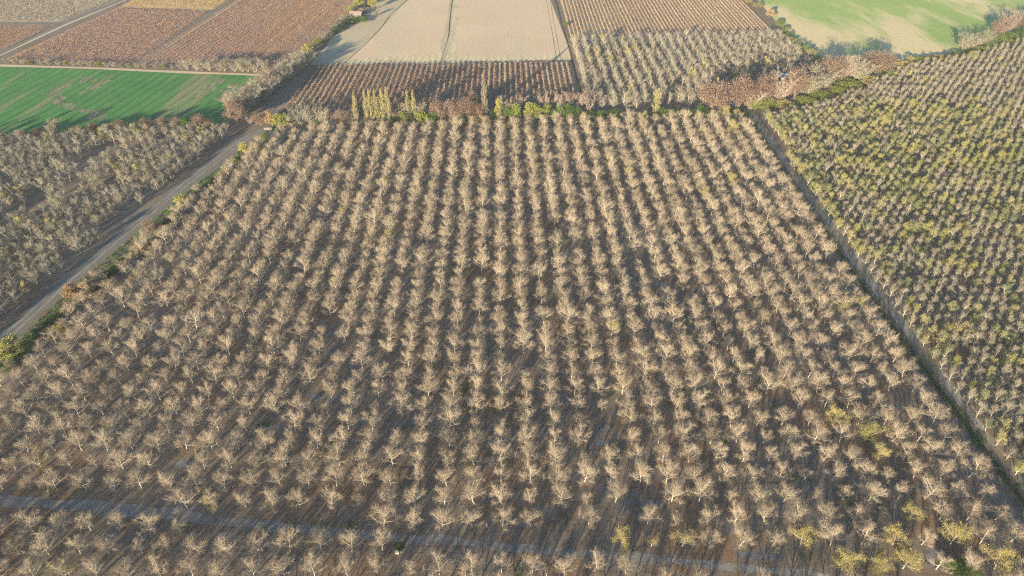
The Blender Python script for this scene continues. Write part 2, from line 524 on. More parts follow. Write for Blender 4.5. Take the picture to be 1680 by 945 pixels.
band('ditch_line', P((911, 0), (921, 40), (932, 78), (946, 130), (957, 168)), P((913, 0), (923, 40), (934, 78), (948.5, 130), (959.5, 168)), FZ + 0.04, DITCHM, 40, 0.08, 11)
meadow_poly = P((1130, -90), (1243, 0), (1290, 55), (1345, 104), (1400, 100), (1500, 98), (1570, 90), (1640, 60), (1720, 30), (2050, -30), (1700, -90))
sheet('meadow', meadow_poly, FZ, MEADOW)

# dry grass fringe of the ploughed field and the thin spots of the green crop
DRY = crop_mat('dry_grass', [(0.3, (0.50, 0.43, 0.25)), (0.7, (0.62, 0.54, 0.33))], 0.0, 4.0, 0.0, (0.44, 0.36, 0.25), 0.08, 0.6, 0.5, 0.62)
band('field_fringe', P((566, 98), (640, 92), (720, 90), (735, 60), (742, 0)), P((563, 105), (640, 104), (722, 103), (745, 88), (752, 0)), FZ + 0.01, DRY, 90, 0.9, 31)
band('field_fringe', P((740, 92), (800, 93), (870, 92), (925, 88)), P((724, 102), (800, 101), (870, 100), (936, 98)), FZ + 0.012, DRY, 60, 0.9, 32)
THIN = crop_mat('thin_crop', [(0.3, (0.21, 0.21, 0.12)), (0.7, (0.31, 0.28, 0.18))], GREENDIR, 3.0, 0.4, (0.13, 0.24, 0.08), 0.09, 0.14, 0.52, 0.6)
_nt = THIN.node_tree
_tr, _mx = _nt.nodes.new('ShaderNodeBsdfTransparent'), _nt.nodes.new('ShaderNodeMixShader')
_nt.links.new(ramp(_nt, noise(_nt, coords(_nt, GREENDIR, (1, 0.16, 1)), 0.35, 4, 0.7), [(0.40, (0, 0, 0)), (0.56, (1, 1, 1))]), _mx.inputs[0])
_nt.links.new(_tr.outputs[0], _mx.inputs[1])
_nt.links.new(_nt.nodes['Principled BSDF'].outputs[0], _mx.inputs[2])
_nt.links.new(_mx.outputs[0], _nt.nodes['Material Output'].inputs['Surface'])
for nm_, L_, R_ in ((1, ((112, 130), (88, 146), (70, 156), (96, 166), (108, 178), (150, 190)), ((120, 132), (104, 146), (98, 155), (122, 168), (146, 182), (185, 196))),
                    (2, ((178, 121), (160, 132), (132, 154)), ((192, 122), (172, 138), (142, 155))), (3, ((356, 128), (330, 146), (306, 162)), ((372, 131), (348, 150), (318, 164))),
                    (4, ((384, 135), (366, 148), (352, 162)), ((400, 137), (390, 152), (372, 166))), (5, ((150, 122), (125, 133)), ((160, 124), (132, 136)))):
    band('thin_crop_patch', P(*L_), P(*R_), FZ + 0.012, THIN, 36, 1.3, 40 + nm_)

# roads inside the orchard
ROAD_L = P((-160, 690), (0, 541), (100, 456), (200, 373), (300, 293), (400, 217), (440, 205))
ROAD_R = P((-160, 745), (0, 583), (100, 484), (200, 399), (300, 317), (400, 240), (444, 209))
road_l, road_r = ROAD_L, ROAD_R
band('dirt_road', ROAD_L, ROAD_R, 0.012, ROAD, 110, 0.5, 12)
RUT = dirt_mat('worn_rut', (0.18, 0.17, 0.148), (0.29, 0.275, 0.24), -math.radians(13), grass=(0.20, 0.18, 0.145), s0=0.3)
for f0, f1, sd in ((0.30, 0.44, 51), (0.60, 0.73, 52)):
    mixp = lambda f: [(p[0] + (q[0] - p[0]) * f, p[1] + (q[1] - p[1]) * f) for p, q in zip(ROAD_L, ROAD_R)]
    band('wheel_rut', mixp(f0), mixp(f1), 0.018, RUT, 110, 0.15, sd)
TR_T = P((-300, 806), (0, 813), (200, 825), (420, 853), (640, 873), (840, 889), (1000, 904), (1200, 922), (1400, 943), (1600, 966))
TR_B = P((-300, 824), (0, 830), (200, 844), (420, 867), (640, 889), (840, 904), (1000, 918), (1200, 937), (1400, 960), (1600, 988))
_nt = TRACK.node_tree
_tr, _mx = _nt.nodes.new('ShaderNodeBsdfTransparent'), _nt.nodes.new('ShaderNodeMixShader')
_nt.links.new(ramp(_nt, noise(_nt, coords(_nt, math.radians(98), (1, 0.2, 1)), 0.8, 4, 0.7), [(0.27, (0, 0, 0)), (0.40, (1, 1, 1))]), _mx.inputs[0])
_nt.links.new(_tr.outputs[0], _mx.inputs[1])
_nt.links.new(_nt.nodes['Principled BSDF'].outputs[0], _mx.inputs[2])
_nt.links.new(_mx.outputs[0], _nt.nodes['Material Output'].inputs['Surface'])
TR_C = [((a[0] + b[0]) / 2, (a[1] + b[1]) / 2) for a, b in zip(TR_T, TR_B)]
band('cross_track', TR_T, TR_B, 0.012, TRACK, 160, 0.28, 13)
# the ditch along the farm track: flat strip with its shade painted dark, between low grassy banks
DITCH = [(119.4, 335), (120.3, 258), (121.2, 193), (123.2, 152), (125.0, 121), (126.0, 99), (127.2, 60)]
TRK_IN = [(x + 2.2, y) for x, y in DITCH]
TRK_OUT = [(125.2, 335), (125.9, 258), (128.0, 198), (128.3, 150), (130.2, 119), (131.2, 99), (132.5, 60)]
band('farm_track', TRK_IN, TRK_OUT, 0.016, TRACK2, 120, 0.2, 14)
band('ditch_bed_shade', [(x - 0.7, y) for x, y in DITCH], [(x + 0.8, y) for x, y in DITCH], 0.010, DITCHM, 120, 0.12, 15)
rsp = np.random.RandomState(77)
for (px, py, w, h) in ((655, 655, 26, 5), (530, 652, 44, 8), (462, 702, 36, 7), (300, 762, 40, 9), (990, 700, 26, 8), (988, 728, 18, 6), (1062, 826, 44, 10),
                       (1270, 662, 34, 7), (1462, 668, 26, 8), (660, 462, 34, 6), (890, 512, 26, 7), (1083, 468, 26, 7), (545, 548, 22, 6), (655, 696, 26, 6),
                       (1245, 912, 60, 8), (300, 833, 40, 5), (1535, 915, 40, 20), (490, 415, 20, 5), (1650, 900, 50, 7)):
    cx, cy = inv(px, py)
    k = px_per_m(cx, cy)
    rx, ry = w / k / 1.6, h / k / 1.0
    pts = [(cx + rx * math.cos(t) * (1 + rsp.normal(0, 0.18)), cy + ry * math.sin(t) * (1 + rsp.normal(0, 0.18))) for t in np.linspace(0, 2 * math.pi, 17)[:-1]]
    sheet('bare_patch', pts, 0.006, GREYM)


# ------------------------------------------------------------------ tree builders (each: trunk mesh, crown mesh)
def unit(v):
    return v / (np.linalg.norm(v) + 1e-9)


def branch_path(p, d, L, n, rs, lift=0.0, wob=0.08):
    pts = [np.array(p, float)]
    d = unit(np.array(d, float))
    for k in range(n):
        d = unit(d + np.array([rs.normal(0, wob), rs.normal(0, wob), lift / n + rs.normal(0, wob)]))
        pts.append(pts[-1] + d * L / n)
    return np.array(pts), d


def bare_tree(seed, H=6.4, R=3.0, bark=None, twig=None, leaf=None, leaf_n=0, leaf_size=0.2, limbs=8, upright=0.0, leader=0.82, clear=1.1, patchy=True, dens=1.0, leaf_part=0.5):
    rs = np.random.RandomState(seed)
    tr, cr = MB(), MB()
    lean = np.array([rs.normal(0, 0.06), rs.normal(0, 0.06), 1.0])
    lead, _ = branch_path((0, 0, -0.1), lean, H * leader, 7, rs, 0.1, 0.06)
    tr.tube(lead, np.linspace(0.135, 0.028, 8), 6)
    tips = []
    az0 = rs.uniform(0, 6.28)
    for k in range(limbs):
        t = (clear + (H * leader * 0.86 - clear) * (k / max(1, limbs - 1)) ** 1.15) / (H * leader)
        f = t * 7
        i0 = min(6, int(f))
        p = lead[i0] + (lead[i0 + 1] - lead[i0]) * (f - i0)
        az = az0 + k * 2.4 + rs.normal(0, 0.25)
        el = math.radians(rs.uniform(2, 26) + 36 * t + upright)
        d = np.array((math.cos(az) * math.cos(el), math.sin(az) * math.cos(el), math.sin(el)))
        # each limb grows out to a rounded crown
        q0 = (p - np.array((0, 0, H * 0.46))) / np.array((R, R, H * 0.5))
        q1 = d / np.array((R, R, H * 0.5))
        A, B, Cc = q1 @ q1, 2 * q0 @ q1, q0 @ q0 - 1
        L = (-B + math.sqrt(max(0.01, B * B - 4 * A * Cc))) / (2 * A) * rs.uniform(0.8, 1.0)
        pts, _ = branch_path(p, d, L, 5, rs, 0.45, 0.11)
        tr.tube(pts, np.linspace(0.06, 0.02, 6), 4)
        ns = int(10 * dens)
        for s in range(ns):
            u = 0.22 + 0.78 * s / (ns - 1)
            g = u * 5
            q = min(4, int(g))
            bp = pts[q] + (pts[q + 1] - pts[q]) * (g - q)
            bd = unit(unit(pts[min(5, q + 1)] - pts[q]) * 0.6 + rs.normal(0, 0.75, 3) + np.array([0, 0, 0.18]))
            bl = R * rs.uniform(0.28, 0.5) * (1.15 - 0.6 * u)
            sp, _ = branch_path(bp, bd, bl, 3, rs, 0.3, 0.14)
            cr.tube(sp, np.linspace(0.024, 0.010, 4), 3, 0)
            nt_ = int(13 * dens)
            for w in range(nt_):
                v = 0.2 + 0.8 * w / (nt_ - 1)
                h_ = v * 3
                r_ = min(2, int(h_))
                tp = sp[r_] + (sp[r_ + 1] - sp[r_]) * (h_ - r_)
                td = unit(unit(sp[r_ + 1] - sp[r_]) * 0.55 + rs.normal(0, 0.7, 3) + np.array([0, 0, 0.15]))
                tl = R * rs.uniform(0.15, 0.33)
                tw, _ = branch_path(tp, td, tl, 2, rs, 0.2, 0.15)
                cr.tube(tw, (0.0078, 0.007, 0.005), 3, 0, False)
                tips.append(tw[-1])
                tips.append(tw[1])
    # twigs round the top of the leader
    for s in range(int(18 * dens)):
        u = rs.uniform(0.45, 1.0)
        g = u * 7
        q = min(6, int(g))
        bp = lead[q] + (lead[q + 1] - lead[q]) * (g - q)
        bd = unit(np.array([rs.normal(0, 0.6), rs.normal(0, 0.6), 0.8]))
        sp, _ = branch_path(bp, bd, R * rs.uniform(0.25, 0.45), 3, rs, 0.2, 0.14)
        cr.tube(sp, np.linspace(0.026, 0.011, 4), 3, 0)
        for w in range(10):
            tp = sp[1 + w % 3]
            tw, _ = branch_path(tp, unit(rs.normal(0, 0.6, 3) + np.array([0, 0, 0.6])), R * rs.uniform(0.11, 0.22), 2, rs, 0.2, 0.15)
            cr.tube(tw, (0.0078, 0.007, 0.005), 3, 0, False)
            tips.append(tw[-1])
    mats = [twig]
    if leaf is not None:
        mats.append(leaf)
        tips = np.array(tips)
        if patchy:
            c = tips[rs.randint(len(tips))]
            axis = unit(rs.normal(size=3))
            key = (tips - tips.mean(0)) @ axis
            tips = tips[key > np.quantile(key, 1 - leaf_part)]
        sel = tips[rs.randint(0, len(tips), leaf_n)]
        cr.leaves(sel + rs.normal(0, 0.16, sel.shape), leaf_size, rs, 1)
    return tr.mesh('trunk', [bark]), cr.mesh('crown', mats)


def leafy_tree(seed, H, W, leaf, bark, n=900, size=0.5, base=0.2, clumps=26, twig=None, core=0.0, shape=1.0, ragged=0.35, stems=1):
    """broad tree or bush: leaf sprays in uneven clumps round real limbs"""
    rs = np.random.RandomState(seed)
    tr, cr = MB(), MB()
    zc = H * (base + (1 - base) * 0.5)
    rz = H * (1 - base) * 0.5
    cl = []
    for k in range(clumps):
        v = unit(rs.normal(size=3))
        r = rs.uniform(0.35, 1.0) ** 0.6
        if v[2] < -0.5: v[2] *= 0.5
        w = W / 2 * (1 - 0.25 * max(0, v[2]) * shape)
        cl.append(np.array([v[0] * r * w * 0.86, v[1] * r * w * 0.86, zc + v[2] * r * rz * 0.88]))
    for s_ in range(stems):
        off = rs.normal(0, 0.12 * W if stems > 1 else 0.0, 2)
        top = np.array([off[0] * 1.6 + rs.normal(0, 0.03 * H), off[1] * 1.6, H * 0.72])
        pts = np.array([[off[0], off[1], -0.15], [off[0] * 1.1 + rs.normal(0, 0.02 * H), off[1] * 1.1, H * 0.3], top * np.array([1, 1, 0.75]), top])
        r0 = max(0.06, H * 0.022) / math.sqrt(stems)
        tr.tube(pts, (r0, r0 * 0.8, r0 * 0.5, r0 * 0.2), 6)
    for c in cl:
        z0 = H * rs.uniform(0.12, 0.5) * (0.6 if base < 0.15 else 1)
        st = np.array([rs.normal(0, 0.03 * H), rs.normal(0, 0.03 * H), min(z0, c[2] * 0.8)])
        mid = (st + c) / 2 + rs.normal(0, 0.04 * H, 3) + np.array([0, 0, 0.04 * H])
        r0 = max(0.03, H * 0.008)
        tr.tube([st, mid, c], (r0, r0 * 0.7, r0 * 0.25), 4)
    cs = W * 0.15
    per = n // clumps
    for c in cl:
        g = cs * rs.uniform(0.6, 1.35)
        k = int(per * rs.uniform(0.7, 1.3))
        d = rs.normal(size=(k, 3))
        d /= np.linalg.norm(d, axis=1)[:, None]
        p = c + d * (rs.uniform(0.25, 1.0 + ragged, k)[:, None]) * g * np.array([1, 1, 0.8])
        p[:, 2] = np.maximum(p[:, 2], 0.12)
        cr.leaves(p, size, rs, 0, 0.3)
        if twig is not None:
            for w in range(5):
                e = c + unit(rs.normal(size=3) + np.array([0, 0, 0.4])) * g * rs.uniform(0.9, 1.5)
                cr.tube([c, e], (0.04, 0.015), 3, 1, False)
    return tr.mesh('trunk', [bark]), cr.mesh('crown', [leaf] + ([twig] if twig is not None else []))


def twig_tree(seed, H, W, bark, twig, stems=5, leaf=None, leaf_n=0, size=0.4):
    """tall bare tree of the hedges: several rising stems ending in a haze of twigs"""
    rs = np.random.RandomState(seed)
    tr, cr = MB(), MB()
    ends = []
    for s in range(stems):
        az = s * 2.4 + rs.normal(0, 0.3)
        d = unit(np.array([math.cos(az) * 0.42 * W / H * 1.3, math.sin(az) * 0.42 * W / H * 1.3, 1.0]))
        pts, _ = branch_path((math.cos(az) * 0.15, math.sin(az) * 0.15, -0.15), d, H * rs.uniform(0.8, 0.98), 7, rs, 0.1, 0.07)
        tr.tube(pts, np.linspace(0.02 * H * 0.6, 0.03, 8), 5)
        for b in range(15):
            u = 0.12 + 0.86 * b / 14
            g = u * 7
            q = min(6, int(g))
            bp = pts[q] + (pts[q + 1] - pts[q]) * (g - q)
            a2 = b * 2.4 + s + rs.normal(0, 0.3)
            bd = unit(np.array([math.cos(a2), math.sin(a2), 0.75]))
            L = W * 0.34 * rs.uniform(0.7, 1.2) * (1.15 - 0.6 * u)
            sp, _ = branch_path(bp, bd, L, 3, rs, 0.35, 0.12)
            cr.tube(sp, np.linspace(0.05, 0.02, 4), 3)
            for w in range(14):
                v = 0.15 + 0.85 * w / 13
                h_ = v * 3
                r_ = min(2, int(h_))
                tp = sp[r_] + (sp[r_ + 1] - sp[r_]) * (h_ - r_)
                td = unit(rs.normal(0, 0.6, 3) + unit(sp[r_ + 1] - sp[r_]) * 0.5 + np.array([0, 0, 0.35]))
                tw, _ = branch_path(tp, td, W * rs.uniform(0.07, 0.16), 2, rs, 0.2, 0.15)
                cr.tube(tw, (0.03, 0.024, 0.012), 3, 0, False)
                ends.append(tw[-1])
    mats = [twig]
    if leaf is not None:
        mats.append(leaf)
        e = np.array(ends)
        e = e[rs.randint(0, len(e), leaf_n)]
        cr.leaves(e + rs.normal(0, 0.25, e.shape), size, rs, 1)
    return tr.mesh('trunk', [bark]), cr.mesh('crown', mats)


def poplar(seed, H, W, leaf, bark, n=900, size=0.45):
    rs = np.random.RandomState(seed)
    tr, cr = MB(), MB()
    lead, _ = branch_path((0, 0, -0.15), (rs.normal(0, 0.02), rs.normal(0, 0.02), 1), H * 0.97, 8, rs, 0, 0.012)
    tr.tube(lead, np.linspace(0.24, 0.03, 9), 6)
    per = n // 44
    for k in range(44):
        u = 0.06 + 0.9 * k / 43
        p = np.array([np.interp(u, np.linspace(0, 1, 9), lead[:, a]) for a in range(3)])
        az = k * 2.4 + rs.normal(0, 0.3)
        wid = W / 2 * (math.sin(math.pi * min(1, 0.16 + u * 0.9)) ** 0.6) * rs.uniform(0.65, 1.15)
        L = H * 0.16 * rs.uniform(0.7, 1.2) * (1.1 - 0.5 * u)
        e = p + np.array([math.cos(az) * wid, math.sin(az) * wid, L])
        mid = (p + e) / 2 + np.array([math.cos(az) * wid * 0.18, math.sin(az) * wid * 0.18, -0.1 * L])
        tr.tube([p, mid, e], (0.06, 0.045, 0.015), 4)
        t = rs.uniform(0.25, 1.1, per)
        q = p + (e - p) * t[:, None] + rs.normal(0, W * 0.07, (per, 3)) * np.array([1, 1, 1.8])
        cr.leaves(q, size, rs, 0)
    return tr.mesh('trunk', [bark]), cr.mesh('crown', [leaf])


def place_tree(name, pair, loc, rz, sc, label, cat, group, parts=('trunk', 'crown')):
    e = empty(name, loc, rz, sc)
    link_mesh(parts[0], pair[0], e)
    link_mesh(parts[1], pair[1], e)
    return tag(e, label, cat, group)


def joined(pair, name):
    """one mesh of a tree's two meshes, for the mass of far trees"""
    mb_v, mb_f, mb_m, n, mats = [], [], [], 0, []
    for me in pair:
        v = np.empty(len(me.vertices) * 3)
        me.vertices.foreach_get('co', v)
        mb_v.append(v.reshape(-1, 3))
        for p in me.polygons:
            mb_f.append(tuple(k + n for k in p.vertices))
            mb_m.append(p.material_index + len(mats))
        n += len(me.vertices)
        mats += list(me.materials)
    me = bpy.data.meshes.new(name)
    me.from_pydata(np.concatenate(mb_v).tolist(), [], mb_f)
    for m in mats: me.materials.append(m)
    me.polygons.foreach_set('material_index', mb_m)
    return me


def mass(name, meshes, items, label, cat):
    """ONE object: a mesh of points that carries a tree on each point. items: (x, y, rz, sxy, sz, variant)"""
    col = bpy.data.collections.new(name + '_kinds')
    for k, me in enumerate(meshes):
        o = bpy.data.objects.new('%s_kind_%02d' % (name, k), me)
        col.objects.link(o)
    me = bpy.data.meshes.new(name)
    me.from_pydata([(a[0], a[1], 0.0) for a in items], [], [])
    for nm, ty in (('turn', 'FLOAT'), ('wide', 'FLOAT'), ('tall', 'FLOAT'), ('kind_no', 'INT')):
        me.attributes.new(nm, ty, 'POINT')
    me.attributes['turn'].data.foreach_set('value', [a[2] for a in items])
    me.attributes['wide'].data.foreach_set('value', [a[3] for a in items])
    me.attributes['tall'].data.foreach_set('value', [a[4] for a in items])
    me.attributes['kind_no'].data.foreach_set('value', [int(a[5]) for a in items])
    ob = link_mesh(name, me)
    ng = bpy.data.node_groups.new(name, 'GeometryNodeTree')
    ng.interface.new_socket('Geometry', in_out='INPUT', socket_type='NodeSocketGeometry')
    ng.interface.new_socket('Geometry', in_out='OUTPUT', socket_type='NodeSocketGeometry')
    N = ng.nodes
    gi, go = N.new('NodeGroupInput'), N.new('NodeGroupOutput')
    ci = N.new('GeometryNodeCollectionInfo')
    ci.inputs['Collection'].default_value = col
    ci.inputs['Separate Children'].default_value = True
    ci.inputs['Reset Children'].default_value = True
    iop = N.new('GeometryNodeInstanceOnPoints')
    iop.inputs['Pick Instance'].default_value = True

    def attr(nm, ty):
        a = N.new('GeometryNodeInputNamedAttribute')
        a.data_type = ty
        a.inputs['Name'].default_value = nm
        return a.outputs['Attribute']

    cx, cy = N.new('ShaderNodeCombineXYZ'), N.new('ShaderNodeCombineXYZ')
    ng.links.new(attr('turn', 'FLOAT'), cx.inputs['Z'])
    w = attr('wide', 'FLOAT')
    ng.links.new(w, cy.inputs['X'])
    ng.links.new(w, cy.inputs['Y'])
    ng.links.new(attr('tall', 'FLOAT'), cy.inputs['Z'])
    e2r = N.new('FunctionNodeEulerToRotation')
    ng.links.new(cx.outputs[0], e2r.inputs[0])
    ng.links.new(gi.outputs[0], iop.inputs['Points'])
    ng.links.new(ci.outputs[0], iop.inputs['Instance'])
    ng.links.new(attr('kind_no', 'INT'), iop.inputs['Instance Index'])
    ng.links.new(e2r.outputs[0], iop.inputs['Rotation'])
    ng.links.new(cy.outputs[0], iop.inputs['Scale'])
    ng.links.new(iop.outputs[0], go.inputs[0])
    md = ob.modifiers.new('trees', 'NODES')
    md.node_group = ng
    return tag(ob, label, cat, kind='stuff')


def visible(x, y, h=5.0):
    a, b = proj(x, y, 0), proj(x, y, h)
    return -12 < a[0] < 1692 and a[1] > -4 and b[1] < 943 and -12 < b[0] < 1692


def cam_dist(x, y):
    return math.sqrt(x * x + y * y + CAMH * CAMH)


# ------------------------------------------------------------------ main orchard
rng = random.Random(5)
BARE = [bare_tree(100 + k, 6.3 + 0.5 * math.sin(k * 2.1), 3.6 + 0.25 * math.cos(k * 1.7), BARK, TWIG, limbs=9 + k % 3, leader=0.78 + 0.03 * (k % 4)) for k in range(12)]
BARE_LOOK = ['rounded', 'broad', 'fan-shaped', 'spreading', 'upright', 'loose', 'dense', 'wide-limbed', 'bushy', 'open', 'even', 'forked']
LEAFY = [bare_tree(200 + k, 6.2, 3.3, BARK, TWIG, L_YG if k % 2 else L_YEL, 3600, 0.15, patchy=False) for k in range(4)]
PARTLY = [bare_tree(220 + k, 6.3, 3.4, BARK, TWIG, L_YEL if k % 2 else L_YG, 1100, 0.14, patchy=True, leaf_part=0.45) for k in range(4)]

MISSING = [(342, 871), (920, 862), (1057, 825), (989, 697), (991, 728), (1270, 658), (506, 650), (439, 697), (292, 762), (652, 693), (1463, 657),
           (660, 462), (890, 512), (1083, 468), (545, 548), (490, 415), (672, 458), (905, 512), (1145, 500), (640, 605), (945, 410), (1075, 400), (780, 470)]
SMALL = [(621, 677), (782, 703), (985, 672), (1332, 821), (1455, 782), (1015, 866), (538, 676), (1194, 823), (675, 911), (1317, 785), (1015, 866), (293, 875), (1447, 853)]
YELLOW = [(969, 898), (1020, 900), (1420, 725), (1365, 690), (1440, 757), (1490, 858), (1462, 893), (1432, 929), (1487, 932), (1382, 930), (1329, 925), (1632, 934),
          (1559, 893), (1137, 941), (1187, 300), (1156, 328), (1183, 192), (1203, 191), (1196, 218), (1490, 988), (1170, 990)]
PARTLIST = [(1065, 903), (1112, 903), (1081, 941), (266, 828), (358, 838), (1380, 520), (1418, 513), (1150, 222), (1022, 288), (64, 770), (97, 945), (640, 398), (1500, 600), (970, 185), (1040, 200)]


def track_y(x):
    return interp([(y, x_) for x_, y in TR_C], x)


cells = {}
for i in range(-26, 18):
    for j in range(-4, 42):
        x, y = lat(i, j)
        px, py = proj(x, y)
        far = interp([(y_, x_) for x_, y_ in P((430, 222), (560, 212), (800, 203), (1000, 199), (1230, 192))], x)
        if y > far - 1.5: continue
        if x < interp(ROAD_R, y) + 8.5: continue
        d = y - track_y(x)
        if -3.0 < d < 1.7: continue
        cells[(i, j)] = (x, y, d)


def snap(lst):
    out = set()
    for px, py in lst:
        x, y = inv(px, py)
        k = min(cells, key=lambda c: (cells[c][0] - x) ** 2 + (cells[c][1] - y) ** 2)
        if math.hypot(cells[k][0] - x, cells[k][1] - y) < 5: out.add(k)
    return out


miss, small, yell, part = snap(MISSING), snap(SMALL), snap(YELLOW), snap(PARTLIST)
for k in list(cells):
    if k in miss or (k[1] > 8 and k not in yell and rng.random() < 0.018): del cells[k]
trees = []
for (i, j), (x, y, d) in sorted(cells.items()):
    r = random.Random(i * 977 + j * 131)
    x += r.gauss(0, 0.2)
    y += r.gauss(0, 0.2)
    w = min(1.25, max(0.66, r.gauss(0.99, 0.12)))
    h = min(1.16, max(0.72, 0.45 + 0.52 * w + r.gauss(0, 0.07)))
    if (i, j) in small or r.random() < 0.03: w, h = 0.55 + 0.12 * r.random(), 0.58 + 0.1 * r.random()
    kind = 'yellow' if (i, j) in yell else ('part' if (i, j) in part or r.random() < 0.004 else 'bare')
    trees.append(dict(i=i, j=j, x=x, y=y, d=d, w=w, h=h, rz=r.uniform(0, 6.28), v=r.randrange(12), kind=kind, vis=visible(x, y)))
# place of each tree in its row, counted from the shaded cross track
rows = {}
for t in trees: rows.setdefault((t['i'], t['d'] > 0), []).append(t)
for key, l in rows.items():
    l.sort(key=lambda t: abs(t['d']))
    for n, t in enumerate(l): t['n'] = n + 1
bare = sorted([t for t in trees if t['kind'] == 'bare' and t['vis']], key=lambda t: cam_dist(t['x'], t['y']))
single = set(id(t) for t in bare[:300])
rest = []
YNAMES = {'yellow': 'yellow-leaved', 'part': 'half-bare yellowish'}
for t in trees:
    side = 'above' if t['d'] > 0 else 'below'
    where = 'tree, %s %s the shaded cross track in the %s row from the ditch' % (ordinal(t['n']), side, ordinal(18 - t['i']))
    sc = (t['w'], t['w'], t['h'])
    if t['kind'] == 'bare':
        if id(t) in single:
            look = 'small' if t['w'] < 0.7 else ('large' if t['w'] > 1.12 else BARE_LOOK[t['v']])
            place_tree('bare_orchard_tree', BARE[t['v']], (t['x'], t['y'], 0), t['rz'], sc, look + ' bare ' + where, 'tree', 'bare trees of the main orchard')
        else:
            rest.append((t['x'], t['y'], t['rz'], t['w'], t['h'], t['v']))
    elif t['vis']:
        pr = (LEAFY if t['kind'] == 'yellow' else PARTLY)[t['v'] % 4]
        place_tree('yellow_orchard_tree', pr, (t['x'], t['y'], 0), t['rz'], sc, YNAMES[t['kind']] + ' ' + where, 'tree', 'leafy yellow trees in the main orchard')
mass('orchard_trees', [joined(p, 'bare_tree_mass') for p in BARE], rest, 'rows of pale bare trees running back to the far hedge', 'orchard')

# ------------------------------------------------------------------ denser grey orchard beyond the dirt road
GREY = [bare_tree(300 + k, 6.0 + 0.4 * math.sin(k * 1.3), 2.75 + 0.3 * math.cos(k * 2.3), BARK_G, TWIG_G, limbs=9, leader=0.84) for k in range(8)]
GREY_L = [bare_tree(330 + k, 5.9, 2.4, BARK_G, TWIG_G, (L_YG, L_YEL, L_TAN, L_TAN)[k], (420, 500, 380, 500)[k], 0.3, patchy=False) for k in range(4)]
GREY_LOOK = ['grey bare', 'rounded grey bare', 'slim grey bare', 'spreading grey bare', 'tall grey bare', 'loose grey bare', 'dense grey bare', 'open grey bare']
GREYL_LOOK = ['yellow-green', 'yellow', 'tan-leaved', 'brownish']
ga = math.radians(12.6)
gdir, gnor = (math.sin(ga), math.cos(ga)), (-math.cos(ga), math.sin(ga))
g0 = inv(72.9, 506)
left_poly = P((-500, 240), (0, 237), (200, 222), (345, 214), (398, 222)) + [(x - 3.6, y) for x, y in reversed(ROAD_L[:-1])] + [(-330, 130)]
GAPS = [(28, 357), (43, 348), (58, 339), (74, 330), (140, 277), (154, 268), (168, 259), (182, 251), (12, 378), (0, 385), (130, 312)]
gtrees = []
for r_ in range(-2, 42):
    for q in range(-22, 34):
        r = random.Random(r_ * 613 + q * 37 + 9)
        a, b = q * 5.1 + (r_ % 2) * 0.6, r_ * 5.3
        x = g0[0] + gdir[0] * a + gnor[0] * b + r.gauss(0, 0.35)
        y = g0[1] + gdir[1] * a + gnor[1] * b + r.gauss(0, 0.35)
        if not in_poly(x, y, left_poly): continue
        px, py = proj(x, y)
        if any(abs(px - gx) < 13 and abs(py - gy) < 10 for gx, gy in GAPS): continue
        if r.random() < 0.03: continue
        w = min(1.25, max(0.7, r.gauss(0.98, 0.13)))
        leafy = r.random() < 0.16
        gtrees.append(dict(x=x, y=y, row=r_, q=q, w=w, h=min(1.2, max(0.75, 0.4 + 0.6 * w + r.gauss(0, 0.06))), rz=r.uniform(0, 6.28), v=r.randrange(4 if leafy else 8), leafy=leafy, vis=visible(x, y)))
rmin = min(t['row'] for t in gtrees)
rows = {}
for t in gtrees: rows.setdefault(t['row'], []).append(t)
for l in rows.values():
    l.sort(key=lambda t: -t['q'])
    for n, t in enumerate(l): t['n'] = n + 1
near = sorted([t for t in gtrees if t['vis']], key=lambda t: cam_dist(t['x'], t['y']))
single = set(id(t) for t in near[:300])
rest = []
for t in gtrees:
    if id(t) in single:
        look = GREYL_LOOK[t['v']] if t['leafy'] else GREY_LOOK[t['v']]
        place_tree('grey_orchard_tree', (GREY_L if t['leafy'] else GREY)[t['v']], (t['x'], t['y'], 0), t['rz'], (t['w'], t['w'], t['h']),
                   '%s tree, %s from the field hedge, %s row from the dirt road' % (look, ordinal(t['n']), ordinal(t['row'] - rmin + 1)), 'tree', 'grey trees of the orchard beyond the dirt road')
    else:
        rest.append((t['x'], t['y'], t['rz'], t['w'], t['h'], t['v'] + (8 if t['leafy'] else 0)))
mass('grey_orchard_trees', [joined(p, 'grey_tree_mass') for p in GREY + GREY_L], rest, 'dense grey leafless orchard beyond the dirt road, below the green field', 'orchard')

# ------------------------------------------------------------------ young close-set orchard beyond the farm track
SLIM = [bare_tree(400 + k, 5.0, 2.15, BARK_G, TWIG_G, (L_YG2, L_LIME, L_YG2, L_YEL, L_GREEN, L_TAN, L_TAN, L_TAN)[k], (2000, 1500, 1000, 1000, 900, 350, 300, 250)[k], 0.15,
                  limbs=8, upright=14, leader=0.92, clear=0.7, patchy=False, dens=0.85) for k in range(8)]
SLIM_LOOK = ['bright yellow-green', 'lime green', 'thin yellow-green', 'yellowish', 'dull green', 'bare slender', 'leafless pale', 'bare thin']
right_poly = [(127.0, 60), (127.2, 160), (125.5, 240), (125.0, 326)] + P((1262, 192), (1330, 181), (1400, 155), (1465, 127), (1500, 110), (1560, 102), (1600, 94), (1640, 82), (1700, 62)) + [(470, 430), (420, 300), (250, 60)]


